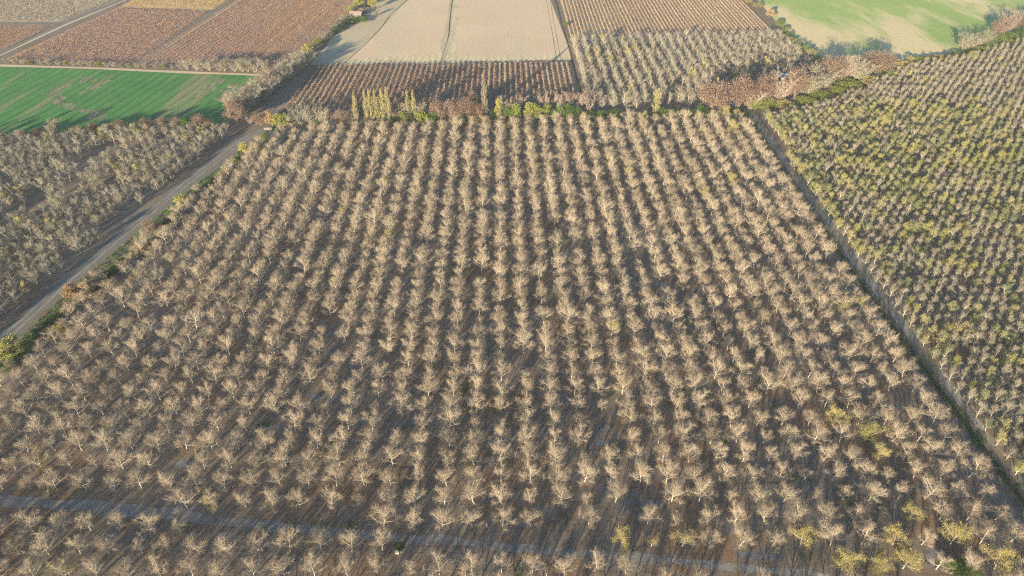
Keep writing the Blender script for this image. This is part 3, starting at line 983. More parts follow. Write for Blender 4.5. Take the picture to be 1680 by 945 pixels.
def leafiness(x, y, r):
    px, py = proj(x, y)
    f = 0.36
    if px > 1230: 
        edge = interp([(195, 1240), (185, 1330), (160, 1500), (175, 1680)], px) if px < 1680 else 175
        if py < edge + 6: f = 0.03
        elif py < 320: f = 0.72
        elif py < 400: f = 0.42
        else: f = 0.30
    f += 0.22 * math.sin(x * 0.09 + y * 0.05) * math.cos(y * 0.07 - x * 0.03)
    if abs(x - (130.0 - (y - 150) * 0.024)) < 2.5: f += 0.4
    return f


rt = []
for k in range(0, 90):
    for q in range(-20, 85):
        r = random.Random(k * 7919 + q * 17)
        y = 155.5 + 4.78 * q + r.gauss(0, 0.22)
        x = 128.2 + 3.86 * k - 0.022 * (y - 150) + r.gauss(0, 0.2)
        if not in_poly(x, y, right_poly) or r.random() < 0.035: continue
        if proj(x, y)[0] > 1900: continue
        f = leafiness(x, y, r)
        v = (r.choice((0, 0, 1, 2, 2, 3, 4)) if f > 0.6 else r.choice((0, 1, 2, 2, 3, 3, 4))) if r.random() < f else r.choice((5, 6, 7))
        w = min(1.3, max(0.7, r.gauss(1.0, 0.13)))
        rt.append(dict(x=x, y=y, k=k, q=q, w=w, h=min(1.25, max(0.75, 0.4 + 0.6 * w + r.gauss(0, 0.08))), rz=r.uniform(0, 6.28), v=v, vis=visible(x, y)))
rows = {}
for t in rt:
    if t['vis']: rows.setdefault(t['k'], []).append(t)
for l in rows.values():
    l.sort(key=lambda t: t['q'])
    for n, t in enumerate(l): t['n'] = n + 1
near = sorted([t for t in rt if t['vis']], key=lambda t: cam_dist(t['x'], t['y']))
single = set(id(t) for t in near[:300])
rest = []
for t in rt:
    if id(t) in single:
        place_tree('slender_orchard_tree', SLIM[t['v']], (t['x'], t['y'], 0), t['rz'], (t['w'], t['w'], t['h']),
                   '%s tree, %s visible tree up the %s row from the farm track' % (SLIM_LOOK[t['v']], ordinal(t['n']), ordinal(t['k'] + 1)), 'tree', 'slender trees of the close-set orchard beside the farm track')
    else:
        rest.append((t['x'], t['y'], t['rz'], t['w'], t['h'], t['v']))
mass('slender_orchard_trees', [joined(p, 'slender_tree_mass') for p in SLIM], rest, 'close-set young orchard with yellow-green leaves beyond the farm track', 'orchard')

# ------------------------------------------------------------------ bare block behind the hedge
PALE = [bare_tree(500 + k, 6.6, 2.9, BARK, TWIG_G, limbs=9, dens=1.0) for k in range(5)] + [bare_tree(510, 6.0, 2.7, BARK, TWIG, L_YEL, 420, 0.35, patchy=False, dens=0.8)]
far_poly = P((938, 70), (1275, 61), (1335, 106), (1325, 122), (1290, 130), (1200, 150), (1145, 176), (990, 181), (962, 168), (950, 130))
rest = []
for k in range(-4, 40):
    for q in range(0, 40):
        r = random.Random(k * 53 + q * 7 + 3)
        y = 330 + 6.2 * q + r.gauss(0, 0.4)
        x = inv(957, 168)[0] + 6.0 * (k + 0.5) - 0.014 * (y - 330) + r.gauss(0, 0.4)
        if not in_poly(x, y, far_poly) or r.random() < 0.02: continue
        w = min(1.25, max(0.75, r.gauss(1.0, 0.12)))
        rest.append(dict(x=x, y=y, k=k, q=q, w=w, h=min(1.2, 0.4 + 0.6 * w), rz=r.uniform(0, 6.28), v=5 if r.random() < 0.035 else r.randrange(5)))
rest.sort(key=lambda t: cam_dist(t['x'], t['y']))
k0 = min(t['k'] for t in rest)
rows = {}
for t in rest: rows.setdefault(t['k'], []).append(t)
for l in rows.values():
    l.sort(key=lambda t: t['q'])
    for n, t in enumerate(l): t['n'] = n + 1
mitems = []
for n, t in enumerate(rest):
    if n < 300:
        place_tree('pale_orchard_tree', PALE[t['v']], (t['x'], t['y'], 0), t['rz'], (t['w'], t['w'], t['h']),
                   '%s tree behind the hedge, %s up the %s row from the vineyard edge' % ('yellowish' if t['v'] == 5 else 'pale bare', ordinal(t['n']), ordinal(t['k'] - k0 + 1)), 'tree', 'pale trees of the orchard block behind the hedge')
    else:
        mitems.append((t['x'], t['y'], t['rz'], t['w'], t['h'], t['v']))
if mitems:
    mass('pale_orchard_trees', [joined(p, 'pale_tree_mass') for p in PALE], mitems, 'pale bare orchard block between the tan vineyard and the rusty hedge', 'orchard')


# ------------------------------------------------------------------ vine rows
def vine_mesh(p0, p1, mat, rs, h=1.7, w=0.9, per_m=9.0, size=0.55, gaps=0.06, mb=None):
    own = mb is None
    mb = mb or MB()
    p0, p1 = np.array(p0), np.array(p1)
    L = np.linalg.norm(p1 - p0)
    n = int(L * per_m)
    t = rs.uniform(0, 1, n)
    gm = np.sin(t * L * 0.23 + rs.uniform(0, 6)) + 0.6 * np.sin(t * L * 0.61 + rs.uniform(0, 6))
    t = t[gm > -1.6 + gaps * 8] if gaps else t
    n = len(t)
    d = (p1 - p0) / L
    nn = np.array([-d[1], d[0]])
    z = rs.uniform(0.15, 1.0, n) ** 0.7 * h * (0.94 + 0.06 * np.sin(t * L * 0.27 + rs.uniform(0, 6)))
    pt = p0 + (p1 - p0) * t[:, None] + nn * rs.normal(0, w * 0.28, n)[:, None]
    mb.leaves(np.c_[pt, z], size, rs, 0)
    if own:
        # stakes and the twisted stems in the same row
        for s in np.arange(1.5, L - 1, 6.0):
            q = p0 + d * s
            mb.tube([(q[0], q[1], -0.1), (q[0], q[1], h * 1.02)], (0.05, 0.045), 4, 1)
        return mb.mesh('vine_row', [mat, BARK_D])


rs = np.random.RandomState(11)
n_rows = 50
for k in range(n_rows):
    xt = 519 + 8.37 * k
    f = (xt - 551) / (929 - 551)
    yt = 109.5 - 5.0 * (xt - 519) / 410
    slope = -0.613 + (0.235 + 0.613) * f
    yb = 198
    a, b = inv(xt, yt), inv(xt + slope * (yb - yt), yb)
    o = link_mesh('vine_row', vine_mesh(a, b, L_VINE if rs.rand() < 0.45 + 0.3 * f else L_VINE6, rs, 2.0, 1.2, 22, 0.42, 0.0))
    tag(o, 'rusty vine row behind the poplar hedge, %s from the ditch line' % ordinal(n_rows - k), 'vine row', 'rusty vine rows behind the poplar hedge')


def clip_row(p, d, poly):
    """part of the line p + t d inside poly (longest)"""
    ts = []
    n = len(poly)
    for k in range(n):
        (x1, y1), (x2, y2) = poly[k], poly[(k + 1) % n]
        den = d[0] * (y2 - y1) - d[1] * (x2 - x1)
        if abs(den) < 1e-9: continue
        t = ((x1 - p[0]) * (y2 - y1) - (y1 - p[1]) * (x2 - x1)) / den
        u = ((x1 - p[0]) * d[1] - (y1 - p[1]) * d[0]) / den
        if 0 <= u < 1: ts.append(t)
    ts.sort()
    segs = [(ts[k], ts[k + 1]) for k in range(0, len(ts) - 1, 2)]
    if not segs: return None
    s = max(segs, key=lambda q: q[1] - q[0])
    return (p[0] + d[0] * s[0], p[1] + d[1] * s[0]), (p[0] + d[0] * s[1], p[1] + d[1] * s[1])


def rows_over(poly, ang, gap, origin, margin=1.5):
    d = (math.sin(ang), math.cos(ang))
    nn = (math.cos(ang), -math.sin(ang))
    off = [(x - origin[0]) * nn[0] + (y - origin[1]) * nn[1] for x, y in poly]
    out = []
    o = math.ceil(min(off) / gap) * gap
    while o < max(off):
        s = clip_row((origin[0] + nn[0] * o, origin[1] + nn[1] * o), d, poly)
        if s and math.hypot(s[1][0] - s[0][0], s[1][1] - s[0][1]) > 12:
            L = math.hypot(s[1][0] - s[0][0], s[1][1] - s[0][1])
            a = (s[0][0] + (s[1][0] - s[0][0]) * margin / L, s[0][1] + (s[1][1] - s[0][1]) * margin / L)
            b = (s[1][0] - (s[1][0] - s[0][0]) * margin / L, s[1][1] - (s[1][1] - s[0][1]) * margin / L)
            out.append((a, b))
        o += gap
    return out


def crop_far(seg, ymax=640):
    a, b = sorted(seg, key=lambda q: q[1])
    if b[1] > ymax:
        t = (ymax - a[1]) / (b[1] - a[1])
        b = (a[0] + (b[0] - a[0]) * t, ymax)
    return a, b


for k, s in enumerate(rows_over(vine_big, LANE_RZ, 3.3, LANE[0], 3.0)):
    s = crop_far(s)
    o = link_mesh('vine_row', vine_mesh(s[0], s[1], L_VINE2, rs, 1.8, 0.6, 14, 0.36, 0.0))
    tag(o, 'red-brown vine row between lane and thicket, %s row from the lane' % ordinal(k + 1), 'vine row', 'red-brown vine rows beside the lane')
for k, s in enumerate(rows_over(brown_poly, -0.013, 2.6, inv(938, 66), 1.5)):
    s = crop_far(s)
    o = link_mesh('vine_row', vine_mesh(s[0], s[1], L_VINE3, rs, 1.3, 0.65, 10, 0.38, 0.0))
    tag(o, 'tan vine row beyond the bare block, %s row from the ploughed field' % ordinal(k + 1), 'vine row', 'tan vine rows beyond the bare orchard block')
for nm, poly, mat, ang, lab in (('vineyard', vine_mid, L_VINE2, LANE_RZ + math.pi / 2, 'pinkish vineyard between the two lanes, above the green field'),
                                ('gold_vineyard', vine_gold, L_VINE5, LANE_RZ, 'small golden vineyard past the pinkish vineyard'),
                                ('red_vineyard', P((-160, 45), (0, 42), (88, 41), (0, 84), (-30, 95), (-160, 92)), L_VINE2, LANE_RZ, 'small red vineyard wedge beside the far lane'),
                                ('grey_vineyard', vine_grey, L_VINE4, LANE_RZ + math.pi / 2, 'large grey-brown vineyard beyond the far lane')):
    mb = MB()
    for s in rows_over(poly, ang, 2.8, LANE[0], 2.0):
        s = crop_far(s)
        vine_mesh(s[0], s[1], mat, rs, 1.3, 0.6, 7.5, 0.42, 0.0, mb)
    tag(link_mesh(nm, mb.mesh(nm, [mat])), lab, 'vineyard', kind='stuff')

# ------------------------------------------------------------------ hedges, roadside trees, poplars
KIND = {  # kind: (name, category, phrase, builder of three variants for a 10 m unit tree)
    'rust': ('rust_tree', 'tree', 'rust-brown leafy tree', lambda s: leafy_tree(s, 10, 10, L_RUST, BARK_D, 5600, 0.3, 0.1, 36, TWIG_P, ragged=0.6)),
    'pink': ('pinkish_tree', 'tree', 'pinkish bare tree', lambda s: twig_tree(s, 10, 8, BARK_G, TWIG_P, 6)),
    'bare': ('bare_hedge_tree', 'tree', 'grey bare tree', lambda s: twig_tree(s, 10, 8, BARK_G, TWIG_G, 6)),
    'tan': ('tan_tree', 'tree', 'tan twiggy tree', lambda s: twig_tree(s, 10, 8, BARK_G, TWIG_G, 6, L_TAN, 1200, 0.3)),
    'ygtree': ('yellow_green_tree', 'tree', 'yellow-green leafy tree', lambda s: leafy_tree(s, 10, 8, L_YG2, BARK_D, 3000, 0.42, 0.1, 26)),
    'yellow': ('yellow_bush', 'bush', 'yellow bush', lambda s: leafy_tree(s, 10, 10, L_YB, BARK_D, 2600, 0.5, 0.02, 22, TWIG, stems=3)),
    'yg': ('yellow_green_bush', 'bush', 'yellow-green bush', lambda s: leafy_tree(s, 10, 10, L_LIME, BARK_D, 2800, 0.5, 0.02, 22, stems=3)),
    'green': ('green_bush', 'bush', 'green bush', lambda s: leafy_tree(s, 10, 11, L_GREEN, BARK_D, 2800, 0.5, 0.0, 22, stems=3)),
    'dark': ('dark_green_bush', 'bush', 'dark green bush', lambda s: leafy_tree(s, 10, 11, L_DARK, BARK_D, 2800, 0.5, 0.0, 22, stems=3)),
    'orange': ('orange_tree', 'tree', 'orange-brown leafy tree', lambda s: leafy_tree(s, 10, 7, L_ORANGE, BARK_D, 3000, 0.4, 0.05, 26, TWIG)),
    'poplar': ('poplar', 'poplar', 'yellow-green poplar', lambda s: poplar(s, 18, 3.4, L_POP, BARK_G, 2400, 0.38)),
    'tpoplar': ('tan_poplar', 'poplar', 'tan half-bare poplar', lambda s: poplar(s, 18, 3.4, L_TAN, BARK_G, 1900, 0.38)),
}
UNIT_W = {'rust': 10, 'pink': 8, 'bare': 8, 'tan': 8, 'ygtree': 8, 'yellow': 10, 'yg': 10, 'green': 11, 'dark': 11, 'orange': 7, 'poplar': 3.6, 'tpoplar': 3.6}
UNIT_H = {'poplar': 18, 'tpoplar': 18}
VAR = {}


def variant(kind, k):
    if (kind, k) not in VAR: VAR[(kind, k)] = KIND[kind][3](900 + 31 * k + 7 * list(KIND).index(kind))
    return VAR[(kind, k)]


def hedge(items, where, group, grow=1.22):
    """items: (kind, px, base row, width in px, top row), in the order in which they are counted"""
    cnt = {}
    for n, (kind, px, base, wpx, top) in enumerate(items):
        nm, cat, phrase, _ = KIND[kind]
        x, y = inv(px, base)
        H = height_of(px, base, top)
        W = wpx / px_per_m(x, y)
        if kind not in ('poplar', 'tpoplar'):
            W *= grow
            y += W * 0.2           # the near side of the crown hides its foot
            H = max(1.4, (H - 0.06 * W) * (1.4 if grow == 1.38 and cat == 'tree' else 1.05))
        r = random.Random(int(px * 13 + base * 7))
        cnt[kind] = cnt.get(kind, 0) + 1
        sw, sh = W / UNIT_W[kind], H / UNIT_H.get(kind, 10.0)
        lab = '%s %s %s' % (ordinal(cnt[kind]), phrase, where)
        place_tree(nm, variant(kind, r.randrange(3)), (x, y, 0), r.uniform(0, 6.28), (sw, sw * r.uniform(0.9, 1.1), sh), lab, cat, group,
                   ('trunk', 'crown') if cat in ('tree', 'poplar') else ('stem', 'foliage'))


hedge([('rust', 388, 206, 30, 163), ('pink', 411, 206, 11, 192), ('rust', 427, 208, 24, 187), ('orange', 446, 209, 18, 181), ('ygtree', 463, 212, 25, 186),
       ('bare', 478, 209, 16, 186), ('bare', 493, 208, 24, 172), ('bare', 511, 208, 26, 172), ('tan', 531, 209, 22, 177), ('green', 520, 209, 14, 199), ('rust', 560, 208, 26, 184), ('pink', 574, 205, 22, 180),
       ('poplar', 586, 203, 10, 153), ('green', 600, 209, 18, 197), ('poplar', 604, 203, 10, 148), ('poplar', 613, 203, 10, 147), ('poplar', 622, 203, 10, 147), ('yg', 625, 208, 16, 197),
       ('poplar', 631, 203, 10, 147), ('poplar', 640, 202, 10, 145), ('dark', 645, 205, 15, 193), ('pink', 655, 202, 30, 170), ('yg', 664, 207, 22, 183), ('poplar', 673, 200, 9, 148), ('poplar', 681, 200, 9, 150),
       ('tan', 690, 196, 26, 166), ('yg', 692, 209, 24, 181), ('green', 710, 208, 17, 185), ('rust', 721, 203, 30, 164), ('rust', 742, 202, 28, 165), ('green', 752, 207, 18, 192), ('rust', 765, 202, 30, 164), ('rust', 776, 190, 17, 152), ('rust', 785, 200, 20, 168),
       ('yellow', 790, 205, 14, 189), ('tpoplar', 797, 196, 11, 123), ('dark', 807, 202, 11, 183), ('ygtree', 817, 200, 11, 162), ('pink', 838, 192, 32, 158), ('green', 832, 203, 24, 178), ('yg', 848, 203, 18, 169),
       ('ygtree', 866, 201, 16, 168), ('yg', 880, 202, 20, 173), ('pink', 888, 190, 17, 155), ('dark', 894, 202, 14, 184), ('yg', 898, 199, 14, 170), ('pink', 902, 188, 17, 151), ('pink', 917, 187, 17, 152), ('green', 919, 201, 22, 174), ('pink', 932, 186, 17, 152), ('green', 934, 201, 22, 170),
       ('pink', 950, 186, 15, 155), ('green', 948, 200, 15, 178), ('yellow', 956, 198, 16, 185), ('pink', 965, 189, 25, 152), ('green', 969, 199, 18, 183), ('green', 988, 198, 20, 183), ('green', 1008, 197, 24, 181), ('tan', 1032, 197, 12, 186),
       ('green', 1058, 197, 22, 186), ('poplar', 1074, 192, 13, 146), ('green', 1085, 196, 22, 179), ('green', 1108, 194, 26, 180), ('green', 1130, 194, 24, 180), ('green', 1152, 192, 26, 175)],
      'from the dirt road in the hedge behind the main orchard', 'hedge behind the main orchard')
hedge([('rust', 1170, 189, 44, 146), ('poplar', 1169, 172, 7, 127), ('poplar', 1178, 174, 6, 135), ('dark', 1195, 189, 14, 176), ('rust', 1211, 188, 30, 142), ('pink', 1232, 183, 24, 150), ('yg', 1240, 184, 22, 164), ('rust', 1250, 177, 32, 138), ('yg', 1262, 180, 22, 163),
       ('pink', 1280, 172, 36, 132), ('rust', 1305, 165, 30, 122), ('yellow', 1285, 179, 24, 163), ('tan', 1325, 162, 36, 128), ('yg', 1318, 174, 26, 157), ('tan', 1348, 154, 32, 120), ('yg', 1345, 168, 26, 150), ('rust', 1360, 140, 36, 100), ('pink', 1385, 136, 34, 104), ('yg', 1372, 156, 24, 140),
       ('tan', 1408, 138, 30, 106), ('yg', 1396, 151, 36, 132), ('rust', 1440, 128, 42, 95), ('yellow', 1424, 142, 22, 124), ('yg', 1458, 130, 24, 113), ('yellow', 1478, 118, 22, 97), ('yellow', 1494, 107, 16, 93),
       ('yg', 1507, 103, 16, 93), ('yg', 1523, 101, 18, 92), ('yellow', 1541, 99, 18, 90), ('yg', 1557, 98, 17, 88), ('green', 1573, 95, 18, 84), ('tan', 1585, 88, 28, 62), ('green', 1592, 92, 20, 80), ('yg', 1608, 88, 20, 74), ('tan', 1612, 80, 24, 58),
       ('green', 1625, 84, 22, 68), ('rust', 1640, 62, 24, 38), ('yg', 1642, 78, 22, 58), ('pink', 1656, 56, 26, 27), ('green', 1660, 70, 22, 52), ('rust', 1677, 54, 24, 29), ('green', 1682, 62, 24, 45), ('rust', 1700, 48, 30, 22)],
      'from the farm track in the rusty hedge behind the slender trees', 'hedge behind the slender orchard', 1.38)
rr = random.Random(3)
items = []
for k in range(20):
    t = k / 19
    px, base = 392 + (503 - 392) * t + rr.uniform(-3, 3), 196 + (108 - 196) * t
    items.append(('bare' if k % 4 else 'pink', px, base, 30 - 9 * t, base - (40 - 14 * t) - rr.uniform(-3, 4)))
items += [('green', 500, 104, 18, 90), ('ygtree', 505, 92, 14, 72), ('tan', 512, 86, 11, 73), ('green', 525, 75, 15, 63), ('pink', 535, 68, 8, 60), ('tan', 531, 64, 12, 52), ('pink', 542, 61, 8, 53),
          ('dark', 551, 54, 14, 44), ('tan', 548, 48, 14, 36), ('dark', 562, 47, 14, 37), ('dark', 572, 41, 14, 31), ('tan', 560, 38, 12, 26), ('dark', 585, 38, 17, 28), ('green', 578, 38, 12, 28), ('green', 596, 37, 14, 28)]
hedge(items, 'from the hedge corner along the thicket beside the rusty vineyard', 'thicket between the fields', 1.5)
hedge([('ygtree', 577, 24, 12, 9), ('ygtree', 588, 16, 18, -6), ('tan', 598, 22, 11, 13), ('bare', 602, 10, 16, -6), ('ygtree', 612, 18, 12, -10), ('tan', 616, 27, 9, 17), ('dark', 604, 3, 18, -14), ('tan', 570, 22, 14, 10), ('bare', 626, 3, 12, -12)],
      'counting from the vineyard, around the small farmhouse', 'trees around the farmhouse')
items = []
for k in range(11):
    px = 432 - 12.5 * k
    items.append(('tan' if k % 3 != 1 else 'bare', px + rr.uniform(-3, 3), 120.5 - 0.012 * (432 - px) * 3, 16 + rr.uniform(-2, 4), 95 + rr.uniform(-3, 4)))
for k in range(22):
    px = 296 - 13.5 * k + rr.uniform(-5, 5)
    items.append(('yg' if k % 4 == 2 else 'tan', px, 115 - (296 - px) * 0.036, 9 + rr.uniform(-2, 4), 105 - (296 - px) * 0.03 + rr.uniform(-3, 2)))
hedge(items, 'from the thicket corner along the field path', 'shrubs along the field path')
hedge([('rust', 343, 211, 15, 195), ('rust', 327, 213, 24, 188), ('green', 304, 215, 21, 196), ('rust', 290, 213, 17, 192), ('tan', 279, 216, 14, 199), ('rust', 268, 215, 20, 194), ('tan', 252, 217, 14, 203), ('rust', 241, 217, 20, 193), ('tan', 226, 219, 16, 201), ('tan', 212, 219, 18, 203), ('rust', 196, 219, 20, 197),
       ('rust', 179, 219, 18, 204), ('ygtree', 165, 224, 11, 210), ('rust', 155, 222, 20, 200), ('pink', 140, 223, 12, 212), ('rust', 127, 223, 18, 207), ('yg', 108, 224, 10, 211), ('tan', 84, 221, 24, 199), ('rust', 63, 224, 17, 210), ('rust', 42, 225, 9, 212), ('rust', 32, 226, 9, 214), ('yellow', 72, 245, 12, 232), ('tpoplar', 5, 230, 12, 203), ('tan', -8, 226, 14, 208)],
      'from the dirt road in the tree line below the green field', 'tree line below the green field')
hedge([('yg', 432, 232, 10, 220), ('yellow', 424, 254, 20, 236), ('ygtree', 403, 258, 13, 234), ('dark', 413, 247, 12, 239), ('dark', 392, 263, 12, 255), ('yg', 385, 271, 12, 261), ('tan', 394, 262, 7, 254), ('green', 372, 285, 11, 275), ('green', 361, 291, 11, 281), ('dark', 352, 299, 12, 290), ('green', 343, 306, 12, 296),
       ('dark', 334, 313, 12, 303), ('green', 326, 320, 12, 309), ('dark', 317, 328, 12, 318), ('pink', 310, 336, 12, 322), ('ygtree', 300, 343, 17, 321), ('green', 280, 364, 18, 347), ('dark', 290, 352, 12, 344), ('dark', 270, 371, 15, 361), ('green', 257, 393, 12, 380), ('rust', 249, 388, 19, 363), ('green', 246, 401, 12, 390),
       ('yellow', 228, 418, 26, 406), ('dark', 212, 424, 16, 414), ('dark', 198, 436, 16, 426), ('green', 186, 446, 14, 436), ('dark', 178, 456, 16, 445), ('green', 162, 470, 17, 458), ('dark', 150, 480, 16, 470), ('orange', 140, 490, 20, 463), ('orange', 118, 496, 20, 465), ('yg', 103, 520, 12, 509), ('dark', 88, 530, 18, 517), ('yellow', 95, 550, 22, 534),
       ('dark', 74, 543, 20, 529), ('dark', 58, 556, 20, 542), ('green', 42, 578, 20, 562), ('ygtree', 21, 592, 31, 553), ('green', 20, 602, 18, 588), ('dark', 8, 612, 22, 597), ('dark', 32, 590, 14, 578)],
      'from the farm gate along the dirt road verge', 'bushes on the dirt road verge', 1.55)
hedge([('yellow', 1228, 6, 12, -3), ('yellow', 1244, 14, 16, 3), ('orange', 1263, 30, 15, 14), ('yg', 1278, 44, 14, 32), ('yg', 1287, 54, 15, 43), ('green', 1296, 64, 15, 53), ('yg', 1304, 75, 16, 62), ('tan', 1312, 80, 14, 68), ('yg', 1320, 88, 17, 74), ('yellow', 1330, 95, 17, 80), ('green', 1341, 108, 18, 92), ('dark', 1350, 118, 16, 104)],
      'counting nearer, along the edge of the patchy meadow', 'bushes along the meadow edge')
hedge([('green', 928, 44, 8, 36), ('dark', 655, 905, 16, 893), ('green', 1560, 945, 34, 925), ('green', 1592, 948, 36, 930)], 'standing alone beside the orchard or vine rows', 'lone bushes')


# ------------------------------------------------------------------ weeds and ditch grass
def tufts(mb, pts, rs, h=0.5, n=8, mi=0):
    for (x, y, s) in pts:
        c = np.c_[x + rs.normal(0, 0.35 * s, n), y + rs.normal(0, 0.35 * s, n), rs.uniform(0.05, h * s, n)]
        mb.leaves(c, 0.32 * s, rs, mi)


rs = np.random.RandomState(21)
mb = MB()
pts = []
for k in range(420):
    yy = rs.uniform(62, 335)
    xx = interp(DITCH, yy)
    pts.append((xx + rs.choice((-0.9, 1.25)) + rs.normal(0, 0.28), yy, rs.uniform(0.6, 1.25)))
for yy in np.arange(62, 335, 0.8):
    pts.append((interp(DITCH, yy) - 1.2 + rs.normal(0, 0.5), yy, rs.uniform(0.4, 0.9)))
tufts(mb, pts, rs, 0.7, 12)
tag(link_mesh('ditch_grass', mb.mesh('ditch_grass', [L_DARK])), 'dark green grass lining the ditch beside the farm track', 'grass', kind='stuff')
mb = MB()
pts = []
WEEDS = [(930, 848), (165, 638), (870, 690), (150, 690), (435, 695), (690, 655), (760, 650), (770, 670), (765, 630), (640, 690), (670, 700), (85, 800), (120, 805), (480, 868), (525, 868), (575, 868), (430, 862),
         (1300, 785), (1335, 790), (1155, 650), (1275, 665), (1290, 810), (1395, 825), (255, 915), (855, 940), (1005, 730), (290, 724), (1000, 645), (1185, 725), (300, 870), (75, 845), (1560, 930), (1660, 935)]
for (px, py) in WEEDS:
    cx, cy = inv(px, py)
    for k in range(rs.randint(8, 20)):
        pts.append((cx + rs.normal(0, 1.0), cy + rs.normal(0, 1.0), rs.uniform(0.5, 1.3)))
for k in range(900):
    i, j = rs.randint(-22, 18), rs.randint(-3, 38)
    x, y = lat(i + 0.5, j + rs.uniform(0, 1))
    if x < interp(ROAD_R, y) + 4 or abs(y - track_y(x)) < 3.5: continue
    for q in range(rs.randint(1, 4)):
        pts.append((x + rs.normal(0, 1.2), y + rs.normal(0, 1.2), rs.uniform(0.3, 0.8)))
tufts(mb, pts, rs, 0.4, 7)
tag(link_mesh('weeds', mb.mesh('weeds', [L_WEED])), 'scattered green weeds on the orchard floor', 'weeds', kind='stuff')
mb = MB()
pts = []
for k in range(1300):
    yy = rs.uniform(120, 318)
    pts.append((interp(ROAD_R, yy) + rs.uniform(0.8, 5.0), yy, rs.uniform(0.4, 1.2)))
tufts(mb, pts, rs, 0.5, 8)
tag(link_mesh('verge_grass', mb.mesh('verge_grass', [L_WEED])), 'rough dark grass on the verge between dirt road and orchard', 'grass', kind='stuff')

# ------------------------------------------------------------------ farmhouse, shed, tank, gate, markers
WALL = plain_mat('cream_wall', (0.14, 0.125, 0.11))
ROOF = plain_mat('pink_roof', (0.27, 0.20, 0.175), 0.85)
BLUE = plain_mat('pale_blue_paint', (0.24, 0.38, 0.45), 0.6)
WHITE = plain_mat('white_paint', (0.36, 0.36, 0.345), 0.7)
GLASS = plain_mat('dark_glass', (0.03, 0.035, 0.04), 0.15, 0.5)
WOOD = plain_mat('weathered_wood', (0.22, 0.17, 0.12), 0.85)
METAL = plain_mat('grey_metal', (0.45, 0.46, 0.47), 0.45, 0.5)


def gable_house(name, loc, rz, L, W, H, R, label, cat, roof_mat, wall_mat, openings=True):
    e = empty(name, loc, rz)
    mb = MB()
    mb.add([(-L / 2, -W / 2, 0), (L / 2, -W / 2, 0), (L / 2, W / 2, 0), (-L / 2, W / 2, 0), (-L / 2, -W / 2, H), (L / 2, -W / 2, H), (L / 2, W / 2, H), (-L / 2, W / 2, H), (-L / 2, 0, H + R), (L / 2, 0, H + R)],
           [(0, 1, 5, 4), (1, 2, 6, 9, 5), (2, 3, 7, 6), (3, 0, 4, 8, 7)])
    link_mesh('wall', mb.mesh('wall', [wall_mat]), e)
    mb = MB()
    o, t = 0.45, 0.14
    dz = R * (W / 2 + o) / (W / 2)
    pr = [(-W / 2 - o, H + R - dz), (0, H + R), (W / 2 + o, H + R - dz)]
    v = [(sx * (L / 2 + o), y, z + 0.02 + up) for sx in (-1, 1) for up in (0, t) for y, z in pr]
    mb.add(v, [(0, 1, 7, 6), (1, 2, 8, 7), (3, 9, 10, 4), (4, 10, 11, 5), (0, 6, 9, 3), (2, 5, 11, 8), (0, 3, 4, 1), (1, 4, 5, 2), (6, 7, 10, 9), (7, 8, 11, 10)])
    rf = link_mesh('roof', mb.mesh('roof', [roof_mat]), e)
    if openings:
        mb = MB()
        mb.box((L * 0.25, 0.3, H + R + 0.1), (0.6, 0.6, 1.1))
        link_mesh('chimney', mb.mesh('chimney', [wall_mat]), rf)
        mb = MB()
        mb.box((0.4, -W / 2 - 0.03, 1.02), (1.0, 0.08, 2.0))
        link_mesh('door', mb.mesh('door', [WOOD]), e)
        for x in (-L * 0.33, L * 0.33):
            mb = MB()
            mb.box((x, -W / 2 - 0.02, 1.5), (1.2, 0.06, 1.0))
            w = link_mesh('window', mb.mesh('window', [GLASS]), e)
            mb = MB()
            for c, d in (((x, -W / 2 - 0.04, 2.05), (1.4, 0.1, 0.1)), ((x, -W / 2 - 0.04, 0.95), (1.4, 0.1, 0.1)), ((x - 0.65, -W / 2 - 0.04, 1.5), (0.1, 0.1, 1.0)), ((x + 0.65, -W / 2 - 0.04, 1.5), (0.1, 0.1, 1.0))): mb.box(c, d)
            link_mesh('frame', mb.mesh('frame', [WHITE]), w)
    else:
        mb = MB()
        mb.box((0.0, -W / 2 - 0.03, 1.1), (2.0, 0.08, 2.15))
        link_mesh('door', mb.mesh('door', [METAL]), e)
    return tag(e, label, cat)


x, y = inv(585, 27)
gable_house('farmhouse', (x, y, 0), math.radians(-6), 8.0, 5.0, 2.3, 1.1, 'small farmhouse with pink roof tucked among trees by the ploughed field', 'house', ROOF, WALL)
x, y = inv(1281, 130)
gable_house('shed', (x, y, 0), math.radians(2), 6.0, 4.0, 2.6, 0.6, 'low shed with pale blue roof half hidden behind the rusty hedge', 'shed', BLUE, WALL, False)
x, y = inv(591.5, 31)
e = empty('water_tank', (x, y, 0))
mb = MB()
mb.tube([(0, 0, 0), (0, 0, 0.1), (0, 0, 1.9), (0, 0, 2.05), (0, 0, 2.3)], (1.05, 1.1, 1.1, 1.0, 0.35), 20)
link_mesh('body', mb.mesh('body', [BLUE]), e)
mb = MB()
mb.tube([(0, 0, 2.29), (0, 0, 2.4)], (0.36, 0.36), 14)
link_mesh('lid', mb.mesh('lid', [WHITE]), e)
tag(e, 'pale blue water tank standing in front of the farmhouse', 'tank')

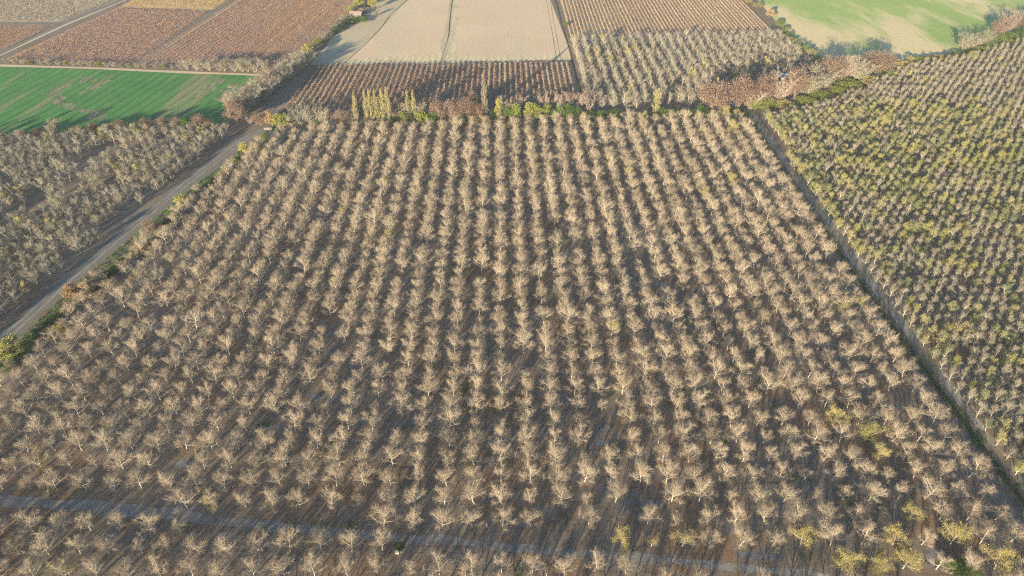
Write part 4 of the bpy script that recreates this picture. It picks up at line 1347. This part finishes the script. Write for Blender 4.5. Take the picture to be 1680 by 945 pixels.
gx, gy = inv(440, 213.5)
e = empty('farm_gate', (gx, gy, 0), math.radians(4))
for sx in (-1.7, 0.0, 1.7):
    mb = MB()
    mb.tube([(sx, 0, -0.1), (sx, 0, 1.6), (sx, 0, 1.68)], (0.1, 0.1, 0.05), 8)
    link_mesh('post', mb.mesh('post', [WOOD]), e)
for s in (-1, 1):
    mb = MB()
    for z in (0.3, 0.7, 1.1): mb.box((s * 0.85, 0, z), (1.4, 0.06, 0.12))
    for xx in (0.2, 1.5): mb.box((s * xx, 0, 0.7), (0.08, 0.09, 0.95))
    link_mesh('gate_leaf', mb.mesh('gate_leaf', [WHITE]), e)
tag(e, 'white double-leaf farm gate at the far end of the dirt road', 'gate')

x, y = inv(652, 908)
e = empty('pump_box', (x, y, 0), math.radians(8))
mb = MB()
mb.box((0, 0, 0.4), (0.8, 0.6, 0.7))
link_mesh('body', mb.mesh('body', [WHITE]), e)
mb = MB()
mb.box((0, 0, 0.79), (0.9, 0.7, 0.08))
link_mesh('lid', mb.mesh('lid', [METAL]), e)
mb = MB()
mb.tube([(0.5, 0.1, 0.3), (0.9, 0.1, 0.3), (0.9, 0.1, -0.1)], (0.06, 0.06, 0.06), 8)
link_mesh('pipe', mb.mesh('pipe', [METAL]), e)
tag(e, 'small white irrigation box beside a dark bush below the cross track', 'box')
for (px, py, lab) in ((799, 864, 'white marker post just above the cross track, beside the long central row'), (289, 826, 'white marker post beside the cross track near a yellowish tree'),
                      (897, 945, 'white marker post below the cross track, near the bottom of the photo'), (1484, 872, 'white marker post among the yellow trees above the cross track')):
    x, y = inv(px, py)
    e = empty('marker_post', (x, y, 0))
    mb = MB()
    mb.tube([(0, 0, -0.1), (0, 0, 1.25), (0, 0, 1.32)], (0.09, 0.09, 0.03), 8)
    link_mesh('post', mb.mesh('post', [WHITE]), e)
    mb = MB()
    mb.tube([(0, 0, 0.0), (0, 0, 0.12)], (0.22, 0.2), 10)
    link_mesh('base', mb.mesh('base', [METAL]), e)
    tag(e, lab, 'post', 'white marker posts')

# ------------------------------------------------------------------ haze over the whole valley
hm = bpy.data.materials.new('haze')
hm.use_nodes = True
hn = hm.node_tree
hn.nodes.remove(hn.nodes['Principled BSDF'])
hv = hn.nodes.new('ShaderNodeVolumePrincipled')
hv.inputs['Color'].default_value = (0.86, 0.97, 1.0, 1)
hv.inputs['Density'].default_value = 0.0001
hv.inputs['Anisotropy'].default_value = 0.0
hn.links.new(hv.outputs[0], hn.nodes['Material Output'].inputs['Volume'])
mb = MB()
mb.box((0, 3000, 88), (10400, 12400, 178))
tag(link_mesh('haze', mb.mesh('haze', [hm])), 'thin pale haze over the valley', 'haze', kind='stuff')
